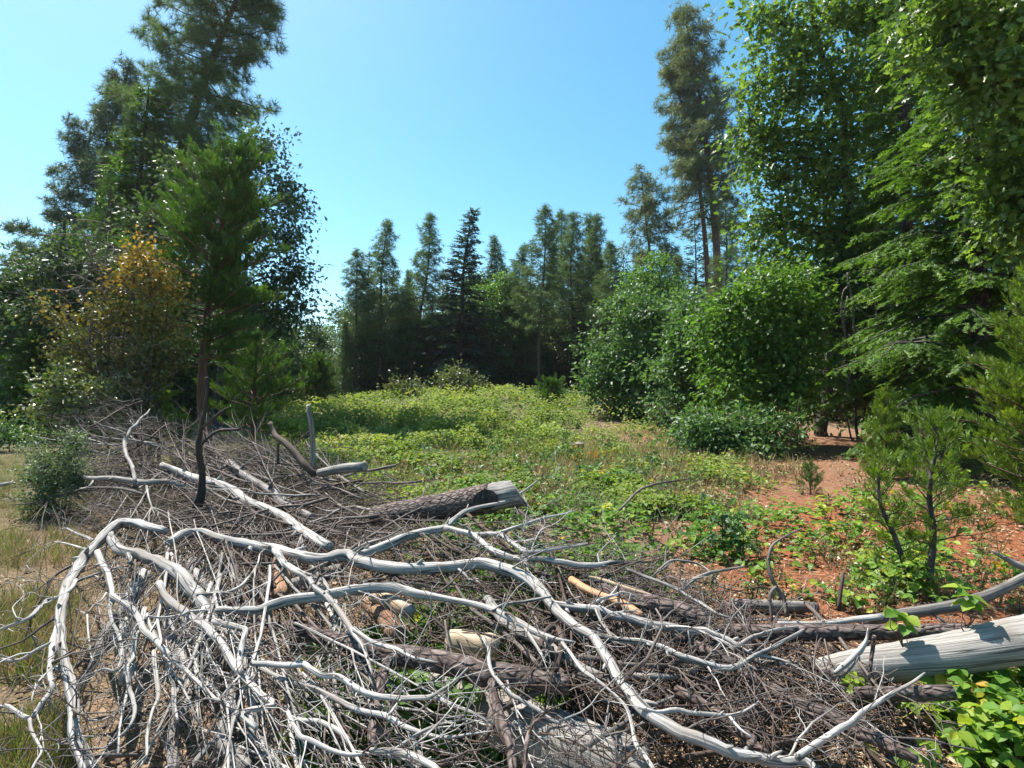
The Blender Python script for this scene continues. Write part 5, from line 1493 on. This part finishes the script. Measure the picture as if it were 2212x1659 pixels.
limb_thing("dead_limb", "thin branch spanning from the sawn log's end down to the right hand logs", 'silver', [
    (trace(('C', [(1160, 1022, 14), (1260, 1062, 16), (1400, 1112, 16), (1540, 1172, 18), (1640, 1232, 18), (1750, 1292, 18), (1870, 1372, 14), (2000, 1412, 8)])), -.04)], 5, lv=2)
limb_thing("dead_limb", "thin bowed branch arching over the bramble edge right of centre", 'silver', [
    (trace(('C', [(1590, 1190, 15), (1680, 1112, 16), (1780, 1062, 16), (1900, 1032, 14), (2090, 1000, 8)])), -.04), (trace(('C', [(1380, 1060, 8), (1440, 1000, 9), (1520, 950, 10), (1640, 960, 10), (1740, 985, 9), (1820, 1050, 8), (1860, 1130, 6)])), -.02)], 2, lv=1)
limb_thing("dead_limb", "long thin twig rising alone over the weeds behind the sawn log", 'twig', [
    (trace(('C', [(1100, 552, 10), (1180, 472, 10), (1250, 402, 10), (1340, 362, 10), (1480, 332, 8), (1680, 300, 4)])), .0, {'dist': [4.6, 5.2, 5.8, 6.3]})], 2, lv=0)
limb_thing("dead_limb", "hooked brown twig loop over the middle of the right half", 'brown_twig', [
    (trace(('G', [(480, 690, 20), (500, 600, 24), (560, 530, 28), (620, 550, 30), (650, 640, 30), (620, 760, 28), (600, 870, 26)])), -.03)], 0, n=8)
limb_thing("dead_limb", "arched brown bark twig standing at the bottom edge over the big weathered log", 'bark', [
    (trace(('G', [(355, 1660, 26), (365, 1500, 22), (390, 1350, 20), (450, 1240, 18), (540, 1215, 16), (640, 1230, 10)])), -.05)], 1, n=8)
limb_thing("dead_limb", "pale branch on the left flank with a forked tip", 'silver', [
    (trace(('A', [(560, 560, 12), (620, 592, 16), (720, 620, 20), (850, 620, 22), (1000, 632, 24), (1150, 652, 24), (1300, 645, 22), (1450, 680, 18)])), -.02), (trace(('A', [(740, 640, 14), (700, 690, 12), (640, 705, 10), (570, 725, 7)])), -.02), (trace(('A', [(560, 600, 8), (610, 590, 10), (650, 598, 12)])), -.02)], 4, lv=2)
limb_thing("dead_limb", "smooth pale pole slanting across the back of the pile", 'bleached', [
    (trace(('A', [(1280, 510, 24), (1400, 562, 32), (1560, 622, 38), (1720, 662, 42), (1850, 722, 42), (1960, 802, 42), (2120, 872, 42)]), ('B', [(280, 798, 38), (420, 890, 40), (520, 960, 40), (620, 1012, 36)])), .0)], 2, cat="pole", n=12, rough=.05)
limb_thing("dead_limb", "second smooth pole with knobbed top behind the pale pole", 'silver', [
    (trace(('A', [(1815, 495, 40), (1850, 530, 34), (1900, 572, 36), (2000, 642, 38), (2100, 702, 40), (2190, 765, 40)]), ('B', [(280, 715, 34), (400, 765, 32), (500, 810, 28)])), .02)], 1, cat="pole", n=12, rough=.06)
limb_thing("dead_limb", "straight thin pole just above the knobbed pole at the pile's back", 'silver', [
    (trace(('B', [(0, 490, 24), (120, 572, 28), (240, 652, 30), (350, 722, 28)])), .03)], 1, cat="pole", n=10, rough=.05)
limb_thing("dead_snag", "sinuous charred snag standing up out of the back of the pile, orange at its foot", 'charred', [
    (trace(('P', [(446, 815, 3.6), (449, 832, 3.8), (446, 860, 3.5), (443, 885, 3.8), (438, 905, 4.2), (432, 940, 4.4), (429, 962, 6.5), (431, 985, 6.5), (435, 1015, 6.5), (437, 1050, 7.2), (430, 1085, 9.5), (412, 1122, 12)])), .0, {'dist': [5.2, 5.3]}),
    (trace(('A', [(1600, 215, 10), (1680, 152, 12), (1740, 102, 12), (1800, 60, 6)])), 0, {'dist': [5.25, 5.2]}), (trace(('A', [(1590, 360, 10), (1650, 292, 12), (1740, 240, 12), (1870, 235, 10), (1930, 200, 6)])), 0, {'dist': [5.25, 5.1]})], 0, cat="snag", n=10)
limb_thing("dead_snag", "black and white crooked snag on the left shoulder of the pile", 'silver', [
    (trace(('A', [(1068, 640, 16), (1058, 575, 16), (1040, 510, 16), (1005, 450, 17), (990, 400, 18), (985, 330, 18), (1005, 285, 17), (1030, 240, 16), (1062, 210, 15), (1090, 180, 13), (1120, 140, 12), (1160, 110, 10), (1185, 72, 5)])), -.06)], 4, cat="snag", n=9, lv=1)
limb_thing("dead_snag", "weathered grey post standing upright at the back of the pile", 'silver', [
    (trace(('B', [(470, 35, 18), (478, 90, 22), (492, 160, 27), (502, 300, 26), (508, 470, 22)])), 0, {'dist': [6.9, 6.8], 'rs': .72})], 1, cat="post", n=12, rough=.06, tmat='brown_twig')
limb_thing("dead_snag", "brown leaning limb with sawn knob top beside the grey post", 'brown_twig', [
    (trace(('B', [(208, 160, 24), (228, 205, 22), (250, 250, 32), (330, 312, 34), (400, 392, 36), (450, 450, 36), (520, 520, 34)])), 0, {'dist': [7.0, 6.6], 'rs': .68}), (trace(('B', [(265, 280, 12), (262, 360, 13), (265, 440, 14)])), 0, {'dist': [6.95, 6.8], 'rs': .7})], 0, cat="post", n=12, rough=.05, cut=0)
# ---- logs
limb_thing("bark_log", "big bark covered log with a sawn end poking out over the weeds", 'bark', [
    (trace(('B', [(930, 800, 66), (1150, 775, 82), (1400, 738, 92), (1600, 700, 99), (1740, 672, 102)])), 0, {'dist': [4.95, 4.55], 'wob': .0})], 0, cat="log", n=26, rough=.05, per=10)
limb_thing("weathered_log", "huge pale weathered log half buried at the bottom right of centre", 'log_silver', [
    (trace(('G', [(-380, 980, 120), (0, 1180, 170), (400, 1360, 215), (800, 1520, 230), (1300, 1720, 230)])), 0, {'dist': [2.6, 2.35, 2.15, 2.02], 'wob': 0})], 0, cat="log", n=28, rough=.04, per=8, tint=.85)
limb_thing("weathered_log", "big smooth silver log coming in from the right edge", 'log_silver', [
    (trace(('H', [(640, 880, 104), (900, 835, 124), (1300, 782, 140), (1700, 722, 152), (2212, 622, 166), (2600, 545, 170)])), 0, {'dist': [2.95, 2.75, 2.6], 'wob': 0})], 0, cat="log", n=28, rough=.035, per=8, tint=.72, cut=0)
limb_thing("bark_log", "bark covered log with a split pointed left end across the middle", 'bark', [
    (trace(('F', [(330, 488, 12), (400, 520, 40), (600, 590, 60), (800, 652, 74), (1000, 702, 84), (1300, 762, 92), (1600, 812, 98), (1900, 882, 104), (2212, 932, 98)]), ('G', [(250, 905, 92), (500, 955, 86), (700, 985, 80)])), -.01)], 0, cat="log", n=22, rough=.04, per=6)
limb_thing("bark_branch", "straight bark covered branch with orange scars at the lower right", 'bark', [
    (trace(('G', [(1480, 545, 44), (1700, 672, 56), (1900, 782, 60), (2100, 882, 63)]), ('H', [(40, 905, 58), (200, 982, 60), (400, 1092, 64), (600, 1182, 64), (800, 1272, 64), (1000, 1372, 64), (1200, 1472, 58), (1380, 1562, 40)])), .02)], 2, cat="branch", n=16, rough=.06, cut=-1, tmat='brown_twig')
limb_thing("bark_branch", "second bark covered branch lying below the orange scarred one", 'bark', [
    (trace(('G', [(1550, 1022, 44), (1750, 1142, 50), (1950, 1272, 54), (2150, 1432, 54)]), ('H', [(60, 1430, 50), (220, 1520, 40)])), .01)], 1, cat="branch", n=14, rough=.06, tmat='brown_twig')
limb_thing("bark_log", "grey bark log with a dark sawn end at the right end of the pile", 'bark', [
    (trace(('C', [(950, 1205, 78), (1200, 1272, 98), (1500, 1352, 110), (1780, 1432, 108)])), .015)], 0, cat="log", n=22, rough=.05, per=8, cut=-1)
limb_thing("peeled_branch", "orange peeled branch lying on the grey bark log", 'peeled', [
    (trace(('C', [(720, 1102, 34), (860, 1192, 40), (1000, 1252, 44), (1150, 1312, 44), (1300, 1405, 36)])), .01)], 0, n=12, rough=.05)
limb_thing("peeled_branch", "thin cream stripped stick beside the orange peeled branch", 'cream', [
    (trace(('C', [(840, 1072, 18), (1000, 1122, 22), (1200, 1192, 24), (1400, 1252, 24), (1600, 1332, 20), (1720, 1382, 12)])), .0)], 0, n=10, rough=.04)
limb_thing("weathered_log", "small grey log with an orange worn patch behind the right end of the pile", 'silver', [
    (trace(('D', [(70, 1408, 34), (300, 1420, 38), (500, 1426, 38), (670, 1432, 34)])), 0, {'dist': [3.95, 3.9], 'wob': 0})], 0, cat="log", n=14, rough=.05, cut=-1, cutmat='peeled')
limb_thing("weathered_log", "dark thin log rising toward the right edge behind the big silver log", 'silver', [
    (trace(('H', [(980, 482, 34), (1200, 432, 42), (1450, 392, 42), (1700, 352, 45), (1900, 292, 42), (2050, 222, 38), (2250, 120, 34)])), 0, {'dist': [3.35, 3.5, 3.7], 'wob': 0})], 2, cat="log", n=14, rough=.06, tint=.15, tmat='twig')
limb_thing("dead_limb", "pale flattened branch leading into the dark thin log", 'bleached', [
    (trace(('H', [(300, 492, 16), (500, 496, 18), (700, 490, 20), (900, 462, 22), (1100, 442, 22)])), 0, {'dist': [3.2, 3.3], 'wob': 0})], 2)
limb_thing("bark_log", "long bark log lying behind the big silver log", 'bark', [
    (trace(('H', [(-150, 560, 58), (400, 566, 65), (900, 564, 60), (1400, 560, 58), (1900, 545, 48), (2300, 540, 44)])), 0, {'dist': [3.2, 3.15, 3.2], 'wob': 0})], 0, cat="log", n=16, rough=.06, per=6)
limb_thing("bark_log", "short bark log in the brambles under the big silver log", 'bark', [
    (trace(('H', [(900, 1035, 46), (1300, 1042, 58), (1650, 1030, 56)])), 0, {'dist': [2.55, 2.5], 'wob': 0})], 0, cat="log", n=14, rough=.06, cut=-1)
limb_thing("weathered_log", "short sawn grey log tip at the back of the pile, below the grey post", 'silver', [
    (trace(('B', [(545, 505, 26), (700, 477, 34), (865, 460, 34)])), 0, {'dist': [6.3, 6.1], 'wob': 0})], 0, cat="log", n=14, rough=.05, cut=-1)
limb_thing("bark_log", "upright brown stub log under the longest silver limb", 'rotten', [
    (trace(('F', [(318, 10, 66), (325, 150, 80), (312, 310, 76)])), .05)], 0, cat="log", n=16, rough=.06, cut=0)
limb_thing("weathered_log", "tan log lying behind the upright brown stub", 'silver', [
    (trace(('F', [(60, 285, 50), (230, 260, 56), (430, 190, 58), (620, 130, 60), (800, 80, 56)])), .08)], 0, cat="log", n=14, rough=.05)
limb_thing("weathered_log", "chunky cream stripped log in the hollow under the bowed limb", 'cream', [
    (trace(('F', [(1050, 285, 52), (1200, 335, 66), (1340, 405, 66)])), .04)], 0, cat="log", n=14, rough=.06, cut=-1)
limb_thing("bark_log", "brown log angled down behind the chunky cream log", 'rotten', [
    (trace(('F', [(1030, 330, 78), (1150, 470, 90), (1260, 600, 88)])), .08)], 0, cat="log", n=16, rough=.05)
limb_thing("hollow_log", "cream hollow log with painted shade for its opening in the middle of the pile", 'cream', [
    (trace(('F', [(1630, 650, 100), (1800, 660, 100), (2050, 690, 90)])), .06)], 0, cat="log", n=18, rough=.07, cut=0, cutmat='charred')  # flat black end disc paints the shade inside the hollow
limb_thing("bark_branch", "bark covered branch standing down from the split bark log into the green gap", 'bark', [
    (trace(('F', [(1185, 780, 40), (1150, 852, 45), (1120, 962, 50), (1090, 1082, 48), (1070, 1202, 45), (1050, 1332, 45), (1045, 1480, 40)])), .0)], 3, n=12, tmat='brown_twig')
limb_thing("bark_branch", "bark covered branch with a cream scar standing against the huge weathered log", 'bark', [
    (trace(('F', [(1985, 950, 38), (2010, 1082, 48), (2040, 1252, 58), (2110, 1402, 60), (2150, 1560, 48), (2160, 1680, 44)])), -.01)], 2, n=12, tmat='brown_twig')
limb_thing("dead_limb", "forked grey stick standing on the red soil edge right of the pile", 'twig', [
    (trace(('D', [(560, 890, 8), (400, 972, 14), (340, 1050, 17), (338, 1180, 20), (385, 1290, 22), (440, 1372, 22), (462, 1500, 20)])), 0, {'dist': [3.9, 3.75, 3.6], 'rs': .62}), (trace(('D', [(385, 1292, 18), (345, 1340, 20), (352, 1440, 20), (360, 1560, 16)])), 0, {'dist': [3.6, 3.5], 'rs': .62})], 0, n=9)
limb_thing("dead_limb", "silver splintered stub jutting in at the right edge over the red soil", 'silver', [
    (trace(('D', [(1880, 1042, 6), (1980, 1100, 16), (2101, 1160, 26), (2250, 1240, 32)])), 0, {'dist': [3.3, 3.3]})], 0, n=10, rough=.15)
limb_thing("dead_limb", "short dark upright twig in front of the cedar seedlings", 'brown_twig', [(trace(('D', [(855, 1185, 9), (840, 1280, 12), (818, 1460, 14)])), 0, {'dist': [3.7, 3.65]})], 1, n=8, lv=0)
limb_thing("dead_limb", "upright scaly twig in front of the big silver log", 'bark', [(trace(('H', [(1045, 590, 14), (1030, 700, 16), (1012, 880, 12)])), 0, {'dist': [2.6, 2.6]})], 0, n=8)
limb_thing("dead_limb", "bent bleached stick propped against the left end of the big silver log", 'bleached', [(trace(('H', [(1000, 530, 8), (985, 610, 12), (945, 690, 22), (890, 750, 22), (800, 830, 20), (740, 880, 14)])), 0, {'dist': [2.7, 2.6]})], 1, n=9, lv=0)
limb_thing("dead_limb", "grey stick on the ground at the far left edge", 'silver', [(trace(('A', [(-60, 680, 14), (60, 660, 14), (120, 652, 8)])), 0, {'dist': [8.2, 8.0]})], 0, n=8, cat="branch")


# sawn end of the big bark log: a pale stepped face with a dark notch
def sawn_end():
    root = [o for o in bpy.data.objects if o.get("label", "").startswith("big bark covered log")][0]
    B = np.array(root.location)
    a = trace(('B', [(1740, 672, 102), (1930, 640, 104)]))
    P = lift(a, 0, per=4, dist=[4.55, 4.5], wob=0)
    mb = MB()
    # pale barkless butt, its face cut slantwise
    k, n = 7, 26
    t = np.linspace(0, 1, k)
    Pc = P[0, :3] + (P[-1, :3] - P[0, :3]) * t[:, None]
    ax = nrm(P[-1, :3] - P[0, :3]); up = nrm(np.array([0, 0, 1]) - ax * ax[2]); sd = np.cross(ax, up)
    an = np.linspace(0, 2 * np.pi, n, endpoint=False)
    R = P[0, 3] * .93
    V, G = [], []
    for i in range(k):
        rr = R * (1 + .03 * np.sin(3 * an + i) + .02 * rng.standard_normal(n))
        sl = t[i] * R * (.55 * np.cos(an - 2.6))
        V.append(Pc[i] + rr[:, None] * (np.sin(an)[:, None] * sd + np.cos(an)[:, None] * up) + sl[:, None] * ax)
        G.append(np.stack([np.cos(an) * R, np.sin(an) * R, 0 * an + t[i] * .3], -1))
    V = np.vstack(V); G = np.vstack(G)
    ii = np.arange(k - 1)[:, None] * n; j = np.arange(n)[None]
    Q = np.stack([ii + j, ii + (j + 1) % n, ii + n + (j + 1) % n, ii + n + j], -1).reshape(-1, 4)
    mb.add(V, Q, None, .75, G)
    mb.build("butt", M['silver'], root, B)
    mb = MB()
    ring = V[-n:]
    c = ring.mean(0)
    mb.add(np.vstack([ring, c]), None, [[i, (i + 1) % n, n] for i in range(n)], .7, np.vstack([ring, c]))
    mb.build("cut_face", M['cut'], root, B)
    # dark patch marking the saw notch on the near side
    mb = MB()
    near = nrm(np.array([0, -1, .1]) - ax * np.dot([0, -1, .1], ax)); vv = np.cross(ax, near)
    c0 = P[0, :3] + near * R * .62 - ax * .02
    U = np.linspace(0, 2 * np.pi, 20, endpoint=False)
    rim = np.array([c0 + near * R * (.52 - .25 * math.sin(u) ** 2) + ax * .11 * math.cos(u) + vv * R * .70 * math.sin(u) for u in U])
    inn = np.array([c0 + near * R * (.50 - .25 * math.sin(u) ** 2) + ax * .09 * math.cos(u) + vv * R * .6 * math.sin(u) for u in U])
    Vn = np.vstack([rim, inn, inn.mean(0)])
    tr_ = [[i, (i + 1) % 20, 20 + i] for i in range(20)] + [[(i + 1) % 20, 20 + (i + 1) % 20, 20 + i] for i in range(20)] + [[20 + i, 20 + (i + 1) % 20, 40] for i in range(20)]
    mb.add(Vn, None, tr_, .3)
    mb.build("saw_notch", M['charred'], root, B)


sawn_end()


# ---- the mass of smaller branches
def inside(poly, x, y):
    c = False; n = len(poly); j = n - 1
    for i in range(n):
        xi, yi = poly[i]; xj, yj = poly[j]
        if (yi > y) != (yj > y) and x < (xj - xi) * (y - yi) / (yj - yi) + xi: c = not c
        j = i
    return c


def rnd_in(poly):
    xs = [p[0] for p in poly]; ys = [p[1] for p in poly]
    while True:
        x = min(xs) + (max(xs) - min(xs)) * rng.random(); y = min(ys) + (max(ys) - min(ys)) * rng.random()
        if inside(poly, x, y): return x, y


def walk(px, py, h, Lw, nseg, off, kink=.15):
    """A crooked course over the heap: heading h, true length Lw."""
    rows = []
    dh = 0
    for i in range(nseg + 1):
        d = float(surf(px, py)[0]) * (1 + off)
        if rows and i > 4 and abs(math.log(d / rows[-1][2])) > .085: break
        rows.append((px, py, d))
        off += .006 * rng.normal()
        h += kink * rng.normal() * (1.6 if rng.random() < .2 else .6)
        st = Lw / nseg * F / d
        px += math.cos(h) * st; py += math.sin(h) * st
    r = np.array(rows)
    P = np.stack([(r[:, 0] - 1106) / F * r[:, 2], r[:, 2], EYE - (r[:, 1] - 829.5) / F * r[:, 2]], -1)
    P[:, 2] = np.maximum(P[:, 2], gh(P[:, 0], P[:, 1]) + .01)
    return P, r


R1 = [(110, 890), (210, 870), (300, 880), (450, 940), (620, 965), (800, 1030), (850, 1090), (820, 1130), (620, 1160), (420, 1140), (230, 1130), (165, 1090), (140, 980)]
R2 = [(430, 1100), (850, 1090), (1000, 1130), (1180, 1130), (1420, 1210), (1560, 1300), (1350, 1400), (1000, 1330), (620, 1290), (450, 1220)]
R3 = [(1000, 1260), (1350, 1230), (1560, 1300), (1780, 1370), (1980, 1440), (1940, 1540), (1780, 1590), (1520, 1560), (1250, 1490), (1060, 1400)]
R4 = [(230, 1250), (480, 1230), (700, 1330), (820, 1500), (880, 1660), (330, 1660), (230, 1500)]
R5 = [(480, 1330), (1100, 1360), (1400, 1500), (1500, 1660), (640, 1660)]


def flow(reg, px, py):
    if reg == 1: return math.pi + math.radians(rng.normal(14, 11)) + (0 if py < 1040 else math.radians(-14))
    if reg == 2: return math.radians(rng.normal(12, 24)) + (math.pi if rng.random() < .25 else 0)
    if reg == 3: return math.radians(rng.normal(16, 26)) + (math.pi if rng.random() < .2 else 0)
    if reg == 4: return math.radians(90 + (430 - px) * .10 + rng.normal(0, 13))
    return math.radians(rng.normal(30, 28))


def brush(mb, reg, poly, Lr, r0, off, sub, n, tint):
    px, py = rnd_in(poly)
    h = flow(reg, px, py)
    Lw = Lr[0] + (Lr[1] - Lr[0]) * rng.random()
    # start half a length upstream so that the piece is centred in its region
    d = float(surf(px, py)[0])
    px -= math.cos(h) * Lw * .5 * F / d; py -= math.sin(h) * Lw * .5 * F / d
    ns = int(np.clip(Lw / .09, 6, 14))
    P, r = walk(px, py, h, Lw, ns, off)
    ns = len(P) - 1
    tube(mb, P, np.linspace(r0, max(r0 * .3, .0015), ns + 1), n, True, tint=tint)
    for j in range(sub):
        i = rng.integers(1, ns)
        hh = math.atan2(r[min(i + 1, ns), 1] - r[i, 1], r[min(i + 1, ns), 0] - r[i, 0]) + rng.choice([-1, 1]) * (.35 + .5 * rng.random())
        L2 = Lw * (.2 + .35 * rng.random())
        n2 = int(np.clip(L2 / .07, 4, 8))
        P2, r2 = walk(r[i, 0], r[i, 1], hh, L2, n2, r[i, 2] / float(surf(r[i, 0], r[i, 1])[0]) - 1 - .012 * rng.random(), .18)
        P2[0] = P[i]; n2 = len(P2) - 1
        rr = max(r0 * (1 - .6 * i / ns) * .6, .0018)
        tube(mb, P2, np.linspace(rr, .0016, n2 + 1), max(3, n - 1), True, tint=tint)
        if sub > 2:
            for q in range(2):
                i3 = rng.integers(1, n2)
                h3 = hh + rng.choice([-1, 1]) * (.5 + .5 * rng.random())
                P3, _ = walk(r2[i3, 0], r2[i3, 1], h3, L2 * .45, 4, r2[i3, 2] / float(surf(r2[i3, 0], r2[i3, 1])[0]) - 1, .3)
                P3[0] = P2[i3]
                tube(mb, P3, np.linspace(max(rr * .6, .0018), .0014, len(P3)), 3, False, tint=tint)
    return P


sets = [(1, R1, 110, (.8, 2.2), (.006, .022), ['twig'] * 6 + ['brown_twig'] * 2 + ['silver'] * 2, "dead branch in the matted heap at the back left of the pile", "dead branches matted in the back left heap"),
        (2, R2, 58, (.5, 1.5), (.004, .018), ['twig'] * 5 + ['brown_twig'] * 3 + ['silver'] * 2 + ['bleached'], "dead branch tangled over the middle of the pile", "dead branches tangled over the middle of the pile"),
        (3, R3, 60, (.45, 1.3), (.004, .016), ['twig'] * 4 + ['brown_twig'] * 5 + ['silver'], "dead branch over the logs in the pile's right half", "dead branches tangled over the right half of the pile"),
        (4, R4, 46, (.6, 1.4), (.004, .015), ['silver'] * 3 + ['bleached'] * 5 + ['twig'] * 2, "branch trailing down among the bleached limbs at the front left", "thin branches among the bleached limbs at the front left"),
        (5, R5, 24, (.4, 1.0), (.003, .008), ['bleached'] * 2 + ['silver'] * 2 + ['twig'] * 2 + ['brown_twig'] * 2, "branch crossing the open front of the pile", "thin branches across the open front of the pile")]
TONE = {'twig': 'grey', 'brown_twig': 'brown', 'silver': 'silvery', 'bleached': 'whitish'}
for reg, poly, cnt, Lr, rr, mats, lab, grp in sets:
    for i in range(cnt):
        mb = MB()
        off = ((-.02 if reg == 1 else .0) + .13 * rng.random()) if reg < 4 else (-.04 + .12 * rng.random())
        r_ = rr[0] + (rr[1] - rr[0]) * rng.random() ** 1.6
        P = brush(mb, reg, poly, Lr, r_, off, int(rng.integers(3, 6)), 5, .1 + .8 * rng.random())
        mt = mats[rng.integers(len(mats))]
        o = mb.build("dead_branch", M[mt], None, P[0])
        o.location = tuple(P[0])
        size = 'thick' if r_ > rr[0] + .55 * (rr[1] - rr[0]) else ('slender' if r_ > rr[0] + .2 * (rr[1] - rr[0]) else 'thin')
        tag(o, size + ' ' + TONE[mt] + ' ' + lab, "branch", grp)

for reg, poly, cnt, Lr, nm, lab, offr, mat in [
        (1, R1, 900, (.4, 1.4), "twig_tangle", "fine grey twigs filling the heap at the back left", (.0, .2), 'twig'),
        (1, R1, 300, (.4, 1.4), "brown_twig_tangle", "fine brown twigs deep in the heap at the back left", (.02, .28), 'brown_twig'),
        (2, R2, 190, (.2, .8), "twig_tangle", "fine grey twigs filling the middle of the pile", (.02, .20), 'twig'),
        (2, R2, 190, (.2, .8), "brown_twig_tangle", "fine brown twigs filling the middle of the pile", (.0, .2), 'brown_twig'),
        (3, R3, 200, (.2, .7), "twig_tangle", "fine grey twigs over the logs of the right half", (.0, .16), 'twig'),
        (3, R3, 170, (.2, .7), "brown_twig_tangle", "fine brown twigs over the logs of the right half", (.0, .16), 'brown_twig'),
        (4, R4, 110, (.15, .5), "twig_tangle", "fine pale twigs under the bleached limbs at the front left", (.0, .25), 'twig'),
        (5, R5, 90, (.15, .5), "twig_tangle", "fine twigs under the open front of the pile", (.02, .3), 'brown_twig')]:
    mb = MB()
    for i in range(cnt):
        brush(mb, reg, poly, Lr, .0022 + .0045 * rng.random() ** 2, offr[0] + (offr[1] - offr[0]) * rng.random(), int(rng.integers(0, 3)), 3, .15 + .8 * rng.random())
    tag(mb.build(nm, M[mat], None), lab, None, None, "stuff")

# ================================================================== AIR
def haze():
    m, n, l = new_mat("air_haze")
    v = n.new("ShaderNodeVolumePrincipled")
    v.inputs["Color"].default_value = (.86, .93, 1.0, 1)
    v.inputs["Density"].default_value = .00022
    v.inputs["Anisotropy"].default_value = .45
    o = n.new("ShaderNodeOutputMaterial")
    l.new(v.outputs[0], o.inputs["Volume"])
    mb = MB()
    x0, x1, y0, y1, z0, z1 = -720, 720, -80, 920, -3.0, 60.0
    V = [[x0, y0, z0], [x1, y0, z0], [x1, y1, z0], [x0, y1, z0], [x0, y0, z1], [x1, y0, z1], [x1, y1, z1], [x0, y1, z1]]
    mb.add(np.array(V, float), [[0, 3, 2, 1], [4, 5, 6, 7], [0, 1, 5, 4], [1, 2, 6, 5], [2, 3, 7, 6], [3, 0, 4, 7]])
    o_ = mb.build("haze", m, None, smooth=False)
    tag(o_, "thin sunlit haze in the air over the clearing", None, None, "stuff")


haze()
